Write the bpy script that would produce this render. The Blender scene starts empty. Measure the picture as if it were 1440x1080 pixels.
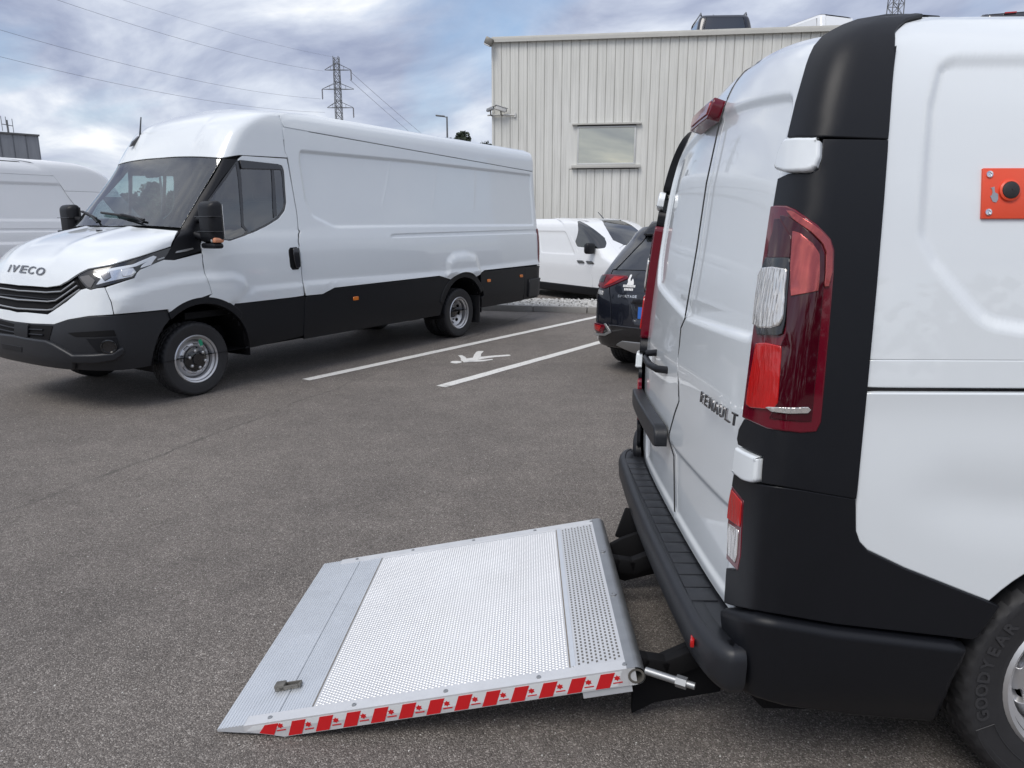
import bpy, bmesh, math, random
import numpy as np
from mathutils import Vector, Matrix
from mathutils.bvhtree import BVHTree
from mathutils.geometry import delaunay_2d_cdt
random.seed(7); RNG = np.random.default_rng(7)
scene = bpy.context.scene
COL = scene.collection
R = math.radians

# ------------------------------------------------------------------ camera
CAM_H, FOC, HOR = 1.58, 1000.0, 315.0
PITCH = math.atan((540 - HOR) / FOC)
cd = bpy.data.cameras.new('camera'); cam = bpy.data.objects.new('camera', cd); COL.objects.link(cam)
cam.location = (0, 0, CAM_H); cam.rotation_euler = (math.pi / 2 - PITCH, 0, 0)
cd.sensor_width = 36; cd.lens = FOC / 1440 * 36; cd.clip_start = 0.05; cd.clip_end = 4000
scene.camera = cam
CAMP = Vector((0, 0, CAM_H))

def ray(u, v):
    x = (u - 720) / FOC; y = (540 - v) / FOC; c, s = math.cos(PITCH), math.sin(PITCH)
    return Vector((x, c + s * y, -s + c * y))

# ------------------------------------------------------------------ light
SUN_EL, SUN_AZ = R(54), R(212)          # azimuth from +Y towards +X
w = bpy.data.worlds.new('World'); scene.world = w; w.use_nodes = True
nt = w.node_tree; nd = nt.nodes; nd.clear(); lk = nt.links.new
def N(t, **k):
    n = nd.new(t)
    for a, b in k.items(): setattr(n, a, b)
    return n
sky = N('ShaderNodeTexSky', sky_type='NISHITA'); sky.sun_disc = False
sky.sun_elevation = SUN_EL; sky.sun_rotation = SUN_AZ; sky.air_density = 1.0; sky.dust_density = 1.5
geo = N('ShaderNodeTexCoord'); sep = N('ShaderNodeSeparateXYZ'); lk(geo.outputs['Generated'], sep.inputs[0])
def M(op, a, b=None, c=None):
    n = N('ShaderNodeMath', operation=op)
    for i, q in enumerate((a, b, c)):
        if q is None: continue
        if isinstance(q, (int, float)): n.inputs[i].default_value = q
        else: lk(q, n.inputs[i])
    return n.outputs[0]
zz = M('ADD', M('MAXIMUM', sep.outputs[2], 0.0), 0.26)
px_ = M('DIVIDE', sep.outputs[0], zz); py_ = M('DIVIDE', sep.outputs[1], zz)
cmb = N('ShaderNodeCombineXYZ'); lk(px_, cmb.inputs[0]); lk(M('ADD', M('MULTIPLY', py_, 1.15), M('MULTIPLY', px_, 0.35)), cmb.inputs[1])
def noise(scale, detail, rough, w_, dist=0.0):
    n = N('ShaderNodeTexNoise'); n.noise_dimensions = '4D'; n.inputs['Scale'].default_value = scale; n.inputs['Detail'].default_value = detail
    n.inputs['Roughness'].default_value = rough; n.inputs['W'].default_value = w_; n.inputs['Distortion'].default_value = dist
    lk(cmb.outputs[0], n.inputs['Vector']); return n.outputs[0]
def ramp(fac, stops):
    n = N('ShaderNodeValToRGB'); el = n.color_ramp.elements
    while len(el) > 1: el.remove(el[-1])
    el[0].position = stops[0][0]; el[0].color = (*stops[0][1], 1)
    for p, c in stops[1:]:
        e = el.new(p); e.color = (*c, 1)
    lk(fac, n.inputs[0]); return n.outputs[0]
n1 = noise(0.85, 9, 0.52, 3.7, 0.5); n2 = noise(1.9, 9, 0.55, 9.3, 0.5)
cover = ramp(n1, [(0.33, (0, 0, 0)), (0.47, (1, 1, 1))])
shade = M('ADD', M('MULTIPLY', n2, 0.72), M('MULTIPLY', n1, 0.28))
ccol = ramp(shade, [(0.40, (0.29, 0.325, 0.45)), (0.475, (0.435, 0.475, 0.59)), (0.55, (0.63, 0.67, 0.755)), (0.645, (1.0, 1.0, 0.985))])
hz = ramp(M('MAXIMUM', sep.outputs[2], 0.0), [(0.0, (1, 1, 1)), (0.07, (0, 0, 0))])
b1 = N('ShaderNodeBackground'); lk(sky.outputs[0], b1.inputs[0]); b1.inputs[1].default_value = 0.11
mixh = N('ShaderNodeMixRGB'); lk(M('MULTIPLY', hz, 0.35), mixh.inputs[0]); lk(ccol, mixh.inputs[1]); mixh.inputs[2].default_value = (0.92, 0.94, 0.97, 1)
b2 = N('ShaderNodeBackground'); lk(mixh.outputs[0], b2.inputs[0]); b2.inputs[1].default_value = 0.82
mx = N('ShaderNodeMixShader'); lk(M('MULTIPLY', M('MAXIMUM', cover, hz), 0.93), mx.inputs[0]); lk(b1.outputs[0], mx.inputs[1]); lk(b2.outputs[0], mx.inputs[2])
out = N('ShaderNodeOutputWorld'); lk(mx.outputs[0], out.inputs[0])
sd = bpy.data.lights.new('sun', 'SUN'); sd.energy = 1.3; sd.angle = R(30); sd.color = (1, 0.96, 0.9)
sun = bpy.data.objects.new('sun', sd); COL.objects.link(sun)
sdir = Vector((math.sin(SUN_AZ) * math.cos(SUN_EL), math.cos(SUN_AZ) * math.cos(SUN_EL), math.sin(SUN_EL)))
sun.rotation_euler = sdir.to_track_quat('Z', 'Y').to_euler(); sun.location = (0, 0, 30)
vs = scene.view_settings; vs.view_transform = 'Standard'; vs.look = 'None'; vs.exposure = 0.57; vs.gamma = 1; vs.use_curve_mapping = False

# ------------------------------------------------------------------ materials
MAT = {}
def mat(name, col, rough=0.5, metal=0.0, coat=0.0, var=0.0, vscale=8.0, bump=0.0, bscale=200.0, spec=0.5, rvar=0.0, vstretch=(1, 1, 1), ior=1.5):
    m = bpy.data.materials.new(name); m.use_nodes = True; t = m.node_tree; b = t.nodes['Principled BSDF']
    b.inputs['Base Color'].default_value = (*col, 1); b.inputs['Roughness'].default_value = rough; b.inputs['Metallic'].default_value = metal
    b.inputs['Coat Weight'].default_value = coat; b.inputs['Coat Roughness'].default_value = 0.02; b.inputs['Specular IOR Level'].default_value = spec; b.inputs['IOR'].default_value = ior
    tc = t.nodes.new('ShaderNodeTexCoord')
    if var or rvar:
        mp = t.nodes.new('ShaderNodeMapping'); mp.inputs['Scale'].default_value = vstretch; t.links.new(tc.outputs['Object'], mp.inputs[0])
        n = t.nodes.new('ShaderNodeTexNoise'); n.inputs['Scale'].default_value = vscale; n.inputs['Detail'].default_value = 6; n.inputs['Roughness'].default_value = 0.6
        t.links.new(mp.outputs[0], n.inputs['Vector'])
        if var:
            x = t.nodes.new('ShaderNodeMixRGB'); x.inputs[1].default_value = (*[max(0, c * (1 - var)) for c in col], 1); x.inputs[2].default_value = (*[min(1, c * (1 + var)) for c in col], 1)
            t.links.new(n.outputs[0], x.inputs[0]); t.links.new(x.outputs[0], b.inputs['Base Color'])
        if rvar:
            x = t.nodes.new('ShaderNodeMapRange'); x.inputs['To Min'].default_value = max(0, rough - rvar); x.inputs['To Max'].default_value = min(1, rough + rvar)
            t.links.new(n.outputs[0], x.inputs[0]); t.links.new(x.outputs[0], b.inputs['Roughness'])
    if bump:
        n = t.nodes.new('ShaderNodeTexNoise'); n.inputs['Scale'].default_value = bscale; n.inputs['Detail'].default_value = 3; t.links.new(tc.outputs['Object'], n.inputs['Vector'])
        bp = t.nodes.new('ShaderNodeBump'); bp.inputs['Strength'].default_value = bump; bp.inputs['Distance'].default_value = 0.001
        t.links.new(n.outputs[0], bp.inputs['Height']); t.links.new(bp.outputs[0], b.inputs['Normal'])
    MAT[name] = m; return m
def glass(name, tint, refl=1.0, extra=0.0):
    m = bpy.data.materials.new(name); m.use_nodes = True; t = m.node_tree; t.nodes.clear()
    tr = t.nodes.new('ShaderNodeBsdfTransparent'); tr.inputs[0].default_value = (*tint, 1)
    gl = t.nodes.new('ShaderNodeBsdfGlossy'); gl.inputs['Roughness'].default_value = 0.01; gl.inputs[0].default_value = (refl, refl, refl, 1)
    fr = t.nodes.new('ShaderNodeFresnel'); fr.inputs[0].default_value = 1.55
    ad = t.nodes.new('ShaderNodeMath'); ad.operation = 'ADD'; ad.inputs[1].default_value = extra; ad.use_clamp = True; t.links.new(fr.outputs[0], ad.inputs[0])
    mxs = t.nodes.new('ShaderNodeMixShader'); o = t.nodes.new('ShaderNodeOutputMaterial')
    t.links.new(ad.outputs[0], mxs.inputs[0]); t.links.new(tr.outputs[0], mxs.inputs[1]); t.links.new(gl.outputs[0], mxs.inputs[2]); t.links.new(mxs.outputs[0], o.inputs[0])
    MAT[name] = m; return m
paint = mat('white_paint', (0.755, 0.795, 0.82), 0.30, coat=1.0, rvar=0.06, var=0.02, vscale=3)
paint2 = mat('white_paint_far', (0.80, 0.82, 0.84), 0.34, coat=0.9, var=0.025, vscale=3)
plastic = mat('black_plastic', (0.0060, 0.0068, 0.0095), 0.44, var=0.12, vscale=5, bump=0.25, bscale=900, rvar=0.05, spec=0.33)
plastic_s = mat('bumper_plastic', (0.013, 0.0145, 0.0185), 0.44, var=0.1, vscale=5, bump=0.3, bscale=700, rvar=0.05)
gloss_black = mat('gloss_black', (0.010, 0.010, 0.012), 0.12, coat=0.8)
dark = mat('underbody_dark', (0.006, 0.006, 0.007), 0.75, spec=0.2)
rubber = mat('tyre_rubber', (0.021, 0.021, 0.023), 0.62, var=0.25, vscale=20, bump=0.2, bscale=300)
rubber_text = mat('tyre_letter', (0.034, 0.034, 0.037), 0.55)
steel = mat('wheel_silver', (0.62, 0.62, 0.63), 0.38, metal=0.75, var=0.06, vscale=10, rvar=0.08)
chrome = mat('chrome', (0.75, 0.75, 0.76), 0.12, metal=1.0)
chrome_d = mat('dark_chrome', (0.22, 0.22, 0.23), 0.2, metal=1.0)
alu = mat('aluminium', (0.66, 0.67, 0.685), 0.45, metal=0.35, var=0.12, vscale=14, rvar=0.08, bump=0.08, bscale=120)
deck_alu = mat('deck_aluminium', (0.65, 0.66, 0.675), 0.42, metal=0.4, var=0.15, vscale=5, rvar=0.08)
alu_dull = mat('dull_aluminium', (0.68, 0.71, 0.745), 0.36, metal=0.5, var=0.08, vscale=9, rvar=0.1)
galv = mat('galvanised', (0.36, 0.37, 0.38), 0.42, metal=0.8, var=0.22, vscale=18, rvar=0.12)
caststeel = mat('cast_steel', (0.20, 0.19, 0.17), 0.5, metal=0.7, var=0.3, vscale=40)
red_tape = mat('red_tape', (0.56, 0.012, 0.016), 0.35, var=0.05)
white_tape = mat('white_tape', (0.66, 0.68, 0.69), 0.35, var=0.05)
orange_pl = mat('orange_plate', (0.78, 0.085, 0.035), 0.34, var=0.05, vscale=30)
red_lens = mat('red_lens', (0.12, 0.002, 0.012), 0.08, coat=0.4)
red_dark = mat('dark_red_lens', (0.045, 0.0010, 0.006), 0.04, coat=0.2)
red_bright = mat('bright_red_lens', (0.46, 0.006, 0.006), 0.10, coat=0.5, var=0.4, vscale=16)
red_mirror = mat('red_reflector', (0.42, 0.085, 0.080), 0.12, metal=0.75, coat=0.5, var=0.35, vscale=22)
clear_lens = mat('clear_lens', (0.70, 0.68, 0.66), 0.10, metal=0.7, coat=0.8, var=0.35, vscale=24)
def ribs(m, sc, st=0.6):
    t = m.node_tree; b_ = t.nodes['Principled BSDF']; tc = t.nodes.new('ShaderNodeTexCoord'); mp = t.nodes.new('ShaderNodeMapping'); mp.inputs['Scale'].default_value = (1, 1, 0.12); t.links.new(tc.outputs['Object'], mp.inputs[0])
    vo = t.nodes.new('ShaderNodeTexVoronoi'); vo.inputs['Scale'].default_value = sc; t.links.new(mp.outputs[0], vo.inputs['Vector']); bp = t.nodes.new('ShaderNodeBump'); bp.inputs['Strength'].default_value = st; bp.inputs['Distance'].default_value = .004
    t.links.new(vo.outputs['Distance'], bp.inputs['Height']); t.links.new(bp.outputs[0], b_.inputs['Normal'])
ribs(clear_lens, 130); ribs(red_bright, 150, .35)
lens_white = mat('lamp_reflector', (0.66, 0.68, 0.70), 0.16, metal=0.8, coat=0.5, var=0.3, vscale=14)
drl = mat('light_guide', (0.75, 0.80, 0.86), 0.2, coat=1.0)
amber = mat('amber_lens', (0.72, 0.20, 0.03), 0.2, coat=0.8)
grey_plastic = mat('grey_plastic', (0.11, 0.11, 0.115), 0.55)
grey_int = mat('interior_grey', (0.20, 0.205, 0.205), 0.7, var=0.1)
seat_m = mat('seat_fabric', (0.035, 0.036, 0.04), 0.85, bump=0.3, bscale=300)
suv_paint = mat('dark_blue_paint', (0.008, 0.010, 0.018), 0.25, metal=0.2, coat=1.0)
silver_tr = mat('silver_trim', (0.42, 0.43, 0.44), 0.3, metal=0.7)
sticker = mat('white_sticker', (0.8, 0.8, 0.8), 0.5)
plate_blue = mat('plate_blue', (0.03, 0.14, 0.50), 0.4)
green_paint = mat('green_mark', (0.02, 0.30, 0.16), 0.5)
ws_glass = glass('windscreen_glass', (0.82, 0.95, 0.91), 1.0, 0.105)
side_glass = glass('tinted_glass', (0.36, 0.47, 0.48), 1.0, 0.10)
dark_glass = mat('privacy_glass', (0.012, 0.014, 0.016), 0.03, coat=1.0, ior=1.7)

# ------------------------------------------------------------------ object helpers
def link(o, parent=None):
    COL.objects.link(o)
    if parent is not None: o.parent = parent
    return o
def tag(o, label=None, cat=None, group=None, kind=None):
    if label: o['label'] = label
    if cat: o['category'] = cat
    if group: o['group'] = group
    if kind: o['kind'] = kind
    return o
def thing(name, label, cat, mtx=None, group=None):
    o = bpy.data.objects.new(name, None); o.empty_display_size = 0.2; COL.objects.link(o)
    if mtx is not None: o.matrix_world = mtx
    return tag(o, label, cat, group)
def mesh_obj(name, verts, faces, m, parent=None, smooth=True, normals=None):
    me = bpy.data.meshes.new(name); me.from_pydata([tuple(v) for v in verts], [], [tuple(f) for f in faces]); me.materials.append(m)
    if smooth: me.shade_smooth()
    if normals is not None: me.normals_split_custom_set_from_vertices([tuple(n) for n in normals])
    return link(bpy.data.objects.new(name, me), parent)
def bm_obj(name, bm, m, parent=None, smooth=None, mtx=None):
    if mtx is not None: bm.transform(mtx)
    bmesh.ops.recalc_face_normals(bm, faces=bm.faces)
    me = bpy.data.meshes.new(name); bm.to_mesh(me); bm.free(); me.materials.append(m)
    if smooth is not None:
        me.shade_smooth(); me.set_sharp_from_angle(angle=R(smooth))
    return link(bpy.data.objects.new(name, me), parent)
def add_box(bm, c, s, rot=None, bev=0.0, seg=2):
    r = bmesh.ops.create_cube(bm, size=1.0); vs_ = r['verts']
    bmesh.ops.scale(bm, vec=s, verts=vs_)
    if bev:
        es = list({e for v in vs_ for e in v.link_edges})
        g = bmesh.ops.bevel(bm, geom=es, offset=bev, segments=seg, profile=0.5, affect='EDGES'); vs_ = list({v for f in g['faces'] for v in f.verts} | {v for v in vs_ if v.is_valid})
    m = Matrix.Translation(c) @ (rot.to_4x4() if rot is not None else Matrix())
    bmesh.ops.transform(bm, matrix=m, verts=vs_)
def box(name, c, s, m, parent=None, rot=None, bev=0.0, seg=2):
    bm = bmesh.new(); add_box(bm, Vector(c), s, rot, bev, seg); return bm_obj(name, bm, m, parent, 40 if bev else None)
def add_tube(bm, pts, r, seg=10, cap=True):
    pts = [Vector(p) for p in pts]; rings = []
    for i, p in enumerate(pts):
        d = (pts[min(i + 1, len(pts) - 1)] - pts[max(i - 1, 0)]).normalized()
        up = Vector((0, 0, 1)) if abs(d.z) < 0.95 else Vector((1, 0, 0))
        a = d.cross(up).normalized(); b = d.cross(a)
        rr = r[i] if isinstance(r, (list, tuple)) else r
        rings.append([bm.verts.new(p + (a * math.cos(2 * math.pi * k / seg) + b * math.sin(2 * math.pi * k / seg)) * rr) for k in range(seg)])
    for q, s in zip(rings, rings[1:]):
        for k in range(seg): bm.faces.new((q[k], q[(k + 1) % seg], s[(k + 1) % seg], s[k]))
    if cap: bm.faces.new(rings[0][::-1]); bm.faces.new(rings[-1])
def tube(name, pts, r, m, parent=None, seg=10, cap=True):
    bm = bmesh.new(); add_tube(bm, pts, r, seg, cap); return bm_obj(name, bm, m, parent, 50)
def add_lathe(bm, prof, seg=48, mtx=None, closed=False):
    """profile of (radius, height); axis = local Y"""
    mtx = mtx or Matrix()
    rings = [[bm.verts.new(mtx @ Vector((r * math.cos(2 * math.pi * k / seg), h, r * math.sin(2 * math.pi * k / seg)))) for k in range(seg)] for r, h in prof]
    for q, s in zip(rings, rings[1:] + ([rings[0]] if closed else [])):
        for k in range(seg): bm.faces.new((q[k], q[(k + 1) % seg], s[(k + 1) % seg], s[k]))
    return rings
def prism(name, poly, z0, z1, m, parent=None, mtx=None, bev=0.0, smooth=None):
    bm = bmesh.new(); a = [bm.verts.new((x, y, z0)) for x, y in poly]; b = [bm.verts.new((x, y, z1)) for x, y in poly]; n = len(poly)
    bm.faces.new(a[::-1]); bm.faces.new(b)
    for i in range(n): bm.faces.new((a[i], a[(i + 1) % n], b[(i + 1) % n], b[i]))
    bmesh.ops.recalc_face_normals(bm, faces=bm.faces)
    if bev: bmesh.ops.bevel(bm, geom=list(bm.edges), offset=bev, segments=2, profile=0.5, affect='EDGES')
    return bm_obj(name, bm, m, parent, smooth or (40 if bev else None), mtx)
def text_obj(name, s, size, m, parent=None, mtx=None, extrude=0.003, bold=0.0, width=None, shear=0.0, space=1.0):
    cu = bpy.data.curves.new('tmp_text', 'FONT'); cu.body = s; cu.size = size; cu.extrude = extrude; cu.offset = bold; cu.align_x = 'CENTER'; cu.align_y = 'CENTER'; cu.shear = shear; cu.space_character = space; cu.resolution_u = 3
    tmp = bpy.data.objects.new('tmp_text', cu); COL.objects.link(tmp)
    dg = bpy.context.evaluated_depsgraph_get(); me = bpy.data.meshes.new_from_object(tmp.evaluated_get(dg)); bpy.data.objects.remove(tmp); bpy.data.curves.remove(cu)
    me.name = name; me.materials.clear(); me.materials.append(m)
    if width and len(me.vertices):
        xs = [v.co.x for v in me.vertices]; k = width / (max(xs) - min(xs)); me.transform(Matrix.Diagonal((k, 1, 1, 1)))
    if mtx is not None: me.transform(mtx)
    return link(bpy.data.objects.new(name, me), parent)
def copy_tree(o, parent=None, mtx=None):
    c = o.copy(); COL.objects.link(c)
    if parent is not None: c.parent = parent
    if mtx is not None: c.matrix_world = mtx
    for ch in list(o.children): copy_tree(ch, c)
    return c

# ------------------------------------------------------------------ skins: a closed body surface with (s,t) coordinates
def pchip(x, y, xi):
    x = np.asarray(x, float); y = np.asarray(y, float); h = np.diff(x); d = np.diff(y) / h; m = np.zeros_like(y)
    for i in range(1, len(x) - 1):
        if d[i - 1] * d[i] > 0:
            w1 = 2 * h[i] + h[i - 1]; w2 = h[i] + 2 * h[i - 1]; m[i] = (w1 + w2) / (w1 / d[i - 1] + w2 / d[i])
    m[0] = d[0]; m[-1] = d[-1]
    k = np.clip(np.searchsorted(x, xi) - 1, 0, len(x) - 2); t = (xi - x[k]) / h[k]
    return ((1 + 2 * t) * (1 - t) ** 2 * y[k] + t * (1 - t) ** 2 * h[k] * m[k] + t * t * (3 - 2 * t) * y[k + 1] + t * t * (t - 1) * h[k] * m[k + 1])
def resample(p, n):
    d = np.r_[0, np.cumsum(np.linalg.norm(np.diff(p, axis=0), axis=1))]; q = np.linspace(0, d[-1], n)
    return np.stack([np.interp(q, d, p[:, i]) for i in range(p.shape[1])], 1)
def quarter(a, w_, m, n):
    f = np.linspace(0, math.pi / 2, 500); e = 2 / m
    return resample(np.stack([w_ * np.sin(f) ** e, a * np.cos(f) ** e], 1), n)      # (y, depth) from centre to side
class Skin:
    """keys: rows of dict(t, zs, zA, w, xA, a, m, xB, rB); end A is the detailed end, 'near' the sign of y on the near side"""
    def __init__(self, keys, mtx, near, dt=0.014, nA=56, ds=0.05, nB=20, power=2.0, bow=0.0):
        self.mtx = mtx; self.inv = mtx.inverted(); self.near = near
        tk = [k['t'] for k in keys]; T = np.linspace(tk[0], tk[-1], int((tk[-1] - tk[0]) / dt) + 1)
        g = {f: pchip(tk, [k[f] for k in keys], T) for f in ('zs', 'zA', 'w', 'xA', 'a', 'm', 'xB', 'rB')}
        rows = []; self.T = T
        L0 = abs(keys[0]['xA'] - keys[0]['xB']); nS = max(4, int(L0 / ds))
        for i in range(len(T)):
            zs, zA, w_, xA, a, m, xB, rB = [g[f][i] for f in ('zs', 'zA', 'w', 'xA', 'a', 'm', 'xB', 'rB')]
            sg = 1 if xA > xB else -1
            q = quarter(a, w_, m, nA + 1); q[:, 1] -= bow * ((q[:, 0] / w_) ** 2 - 1)
            A = np.stack([xA - sg * (a + bow - q[:, 1]), q[:, 0], zs + (zA - zs) * (1 - (q[:, 0] / w_) ** power)], 1)
            x0, x1 = xA - sg * (a + bow), xB + sg * rB; k = np.linspace(0, 1, nS + 1)[1:]
            S = np.stack([x0 + (x1 - x0) * k, np.full(nS, w_), np.full(nS, zs)], 1)
            q = quarter(rB, w_, 4.0, nB + 1)[::-1][1:]
            B = np.stack([xB + sg * (rB - q[:, 1]), q[:, 0], np.full(nB, zs)], 1)
            rows.append(np.concatenate([A, S, B]))
        H = np.array(rows); H[:, :, 1] *= near                       # near half, columns from end-A centre
        ref = H[len(T) // 3]; s = np.r_[0, np.cumsum(np.linalg.norm(np.diff(ref, axis=0), axis=1))]
        Fm = H[:, :0:-1].copy(); Fm[:, :, 1] *= -1
        self.P = np.concatenate([Fm, H], 1); self.S = np.r_[-s[:0:-1], s]
        ds_ = np.gradient(self.P, axis=1); dt_ = np.gradient(self.P, axis=0); n = np.cross(ds_, dt_)
        n /= np.linalg.norm(n, axis=2, keepdims=True) + 1e-12
        c = self.P - self.P.mean((0, 1)); 
        if (n * c).sum() < 0: n = -n
        self.Nn = n
        nr, nc = self.P.shape[:2]; self.nr, self.nc = nr, nc
        idx = np.arange(nr * nc).reshape(nr, nc); a_, b_, c_, d_ = idx[:-1, :-1].ravel(), idx[:-1, 1:].ravel(), idx[1:, 1:].ravel(), idx[1:, :-1].ravel()
        self.tri = np.concatenate([np.stack([a_, b_, c_], 1), np.stack([a_, c_, d_], 1)])
        self.flatP = self.P.reshape(-1, 3); self.par = np.stack([np.broadcast_to(self.S, (nr, nc)), np.broadcast_to(T[:, None], (nr, nc))], 2).reshape(-1, 2)
        self.bvh = BVHTree.FromPolygons([tuple(p) for p in self.flatP], [tuple(t) for t in self.tri.tolist()])
    def ev(self, st):
        st = np.asarray(st, float); s, t = st[:, 0], st[:, 1]
        i = np.clip(np.searchsorted(self.S, s) - 1, 0, self.nc - 2); j = np.clip(np.searchsorted(self.T, t) - 1, 0, self.nr - 2)
        fs = ((s - self.S[i]) / (self.S[i + 1] - self.S[i]))[:, None]; ft = ((t - self.T[j]) / (self.T[j + 1] - self.T[j]))[:, None]
        o = []
        for G in (self.P, self.Nn):
            A_, B_, C_, D_ = G[j, i], G[j, i + 1], G[j + 1, i + 1], G[j + 1, i]
            o.append(np.where(fs >= ft, A_ + fs * (B_ - A_) + ft * (C_ - B_), A_ + ft * (D_ - A_) + fs * (C_ - D_)))
        o[1] /= np.linalg.norm(o[1], axis=1, keepdims=True)
        return o
    def cast(self, o, d):
        hit = self.bvh.ray_cast(o, d)
        if hit[0] is None: return None
        t = self.tri[hit[2]]; A, B, C_ = [self.flatP[k] for k in t]; p = np.array(hit[0])
        v0, v1, v2 = B - A, C_ - A, p - A; d00, d01, d11, d20, d21 = v0 @ v0, v0 @ v1, v1 @ v1, v2 @ v0, v2 @ v1
        den = d00 * d11 - d01 * d01; v = (d11 * d20 - d01 * d21) / den; w_ = (d00 * d21 - d01 * d20) / den
        return tuple(self.par[t[0]] * (1 - v - w_) + self.par[t[1]] * v + self.par[t[2]] * w_)
    def px(self, u, v):                                              # photograph pixel -> (s,t)
        o = self.inv @ CAMP; d = (self.inv.to_3x3() @ ray(u, v)).normalized(); r = self.cast(o, d)
        if r is None:                                                # just off the silhouette: nearest point of the surface
            best = None
            for k in np.linspace(1, 30, 240):
                h = self.bvh.find_nearest(o + d * k)
                if h[0] is not None and (best is None or h[3] < best[0]): best = (h[3], h[0], h[1])
            print('miss', u, v, round(best[0], 3))
            r = self.cast(best[1] + best[2] * 0.01 * (1 if best[2].dot(o - best[1]) > 0 else -1), -best[2] * (1 if best[2].dot(o - best[1]) > 0 else -1)) or self.cast(o, (best[1] - o).normalized())
        return r
    def side(self, x, z): return self.cast(Vector((x, self.near * 6, z)), Vector((0, -self.near, 0)))
    def enda(self, y, z, sgn): return self.cast(Vector((sgn * 12, y, z)), Vector((-sgn, 0, 0)))
    def pts(self, L, dn=True):
        o = []; Q = []
        for i, p in enumerate(L):
            q = L[i - 1] if i else None
            if not dn: pass
            elif q is not None and len(p) == 2 and len(q) == 2:
                n = int(math.hypot(p[0] - q[0], p[1] - q[1]) / 14)
                Q += [(q[0] + (p[0] - q[0]) * k / (n + 1), q[1] + (p[1] - q[1]) * k / (n + 1)) for k in range(1, n + 1)]
            elif q is not None and p[0] == 's' and q[0] == 's':
                n = int(math.hypot(p[1] - q[1], p[2] - q[2]) / .12)
                Q += [('s', q[1] + (p[1] - q[1]) * k / (n + 1), q[2] + (p[2] - q[2]) * k / (n + 1)) for k in range(1, n + 1)]
            Q.append(p)
        for p in Q:
            if len(p) == 2: q = self.px(*p)
            elif p[0] == 's': q = self.side(p[1], p[2])
            elif p[0] == 'p': q = (p[1], p[2])
            elif p[0] == 'c': q = (0.0, self.px(p[1], p[2])[1])
            if q is None: print('no hit', p); continue
            o.append(q)
        return o
def area2(p): return 0.5 * sum(p[i - 1][0] * p[i][1] - p[i][0] * p[i - 1][1] for i in range(len(p)))
def rounded(poly, r, n=5):
    out = []; L = len(poly)
    for i in range(L):
        p0, p1, p2 = [np.array(poly[k % L], float) for k in (i - 1, i, i + 1)]
        rr = r[i] if isinstance(r, (list, tuple)) else r
        a, b = p0 - p1, p2 - p1; la, lb = np.linalg.norm(a), np.linalg.norm(b); d = min(rr, la * 0.45, lb * 0.45)
        if d < 1e-4: out.append(tuple(p1)); continue
        q0, q1 = p1 + a / la * d, p1 + b / lb * d
        for k in range(n + 1):
            t = k / n; out.append(tuple((1 - t) ** 2 * q0 + 2 * t * (1 - t) * p1 + t * t * q1))
    return out
def dense(poly, h, closed=True):
    out = []; L = len(poly)
    for i in range(L if closed else L - 1):
        a, b = np.array(poly[i], float), np.array(poly[(i + 1) % L], float); n = max(1, int(math.ceil(np.linalg.norm(b - a) / h)))
        for k in range(n): out.append(tuple(a + (b - a) * k / n))
    if not closed: out.append(tuple(poly[-1]))
    return out
def inside(poly, q):
    p = np.asarray(poly, float); x, y = q[:, 0], q[:, 1]; c = np.zeros(len(q), bool)
    for i in range(len(p)):
        (x0, y0), (x1, y1) = p[i - 1], p[i]
        if y0 == y1: continue
        m = ((y0 > y) != (y1 > y)) & (x < (x1 - x0) * (y - y0) / (y1 - y0) + x0); c ^= m
    return c
def dist(poly, q, closed=True):
    p = np.asarray(poly, float); d = np.full(len(q), 1e9)
    for i in range(0 if closed else 1, len(p)):
        a, b = p[i - 1], p[i]; e = b - a; l2 = e @ e
        if l2 < 1e-14: continue
        t = np.clip(((q - a) @ e) / l2, 0, 1); d = np.minimum(d, np.linalg.norm(q - (a + t[:, None] * e), axis=1))
    return d
def sdf(poly, q): return np.where(inside(poly, q), -1, 1) * dist(poly, q)
def sstep(a, b, x):
    t = np.clip((x - a) / (b - a), 0, 1); return t * t * (3 - 2 * t)
def inset_poly(p, g):
    if area2(p) < 0: p = p[::-1]
    out = []; L = len(p)
    for i in range(L):
        a, b, c = [np.array(p[k % L], float) for k in (i - 1, i, i + 1)]
        e0 = (b - a) / (np.linalg.norm(b - a) + 1e-12); e1 = (c - b) / (np.linalg.norm(c - b) + 1e-12)
        n0, n1 = np.array([-e0[1], e0[0]]), np.array([-e1[1], e1[0]]); m = n0 + n1; l = np.linalg.norm(m)
        m = m / l if l > 1e-6 else n0
        out.append(tuple(b + m * g / max(0.5, m @ n0)))
    return out
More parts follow.
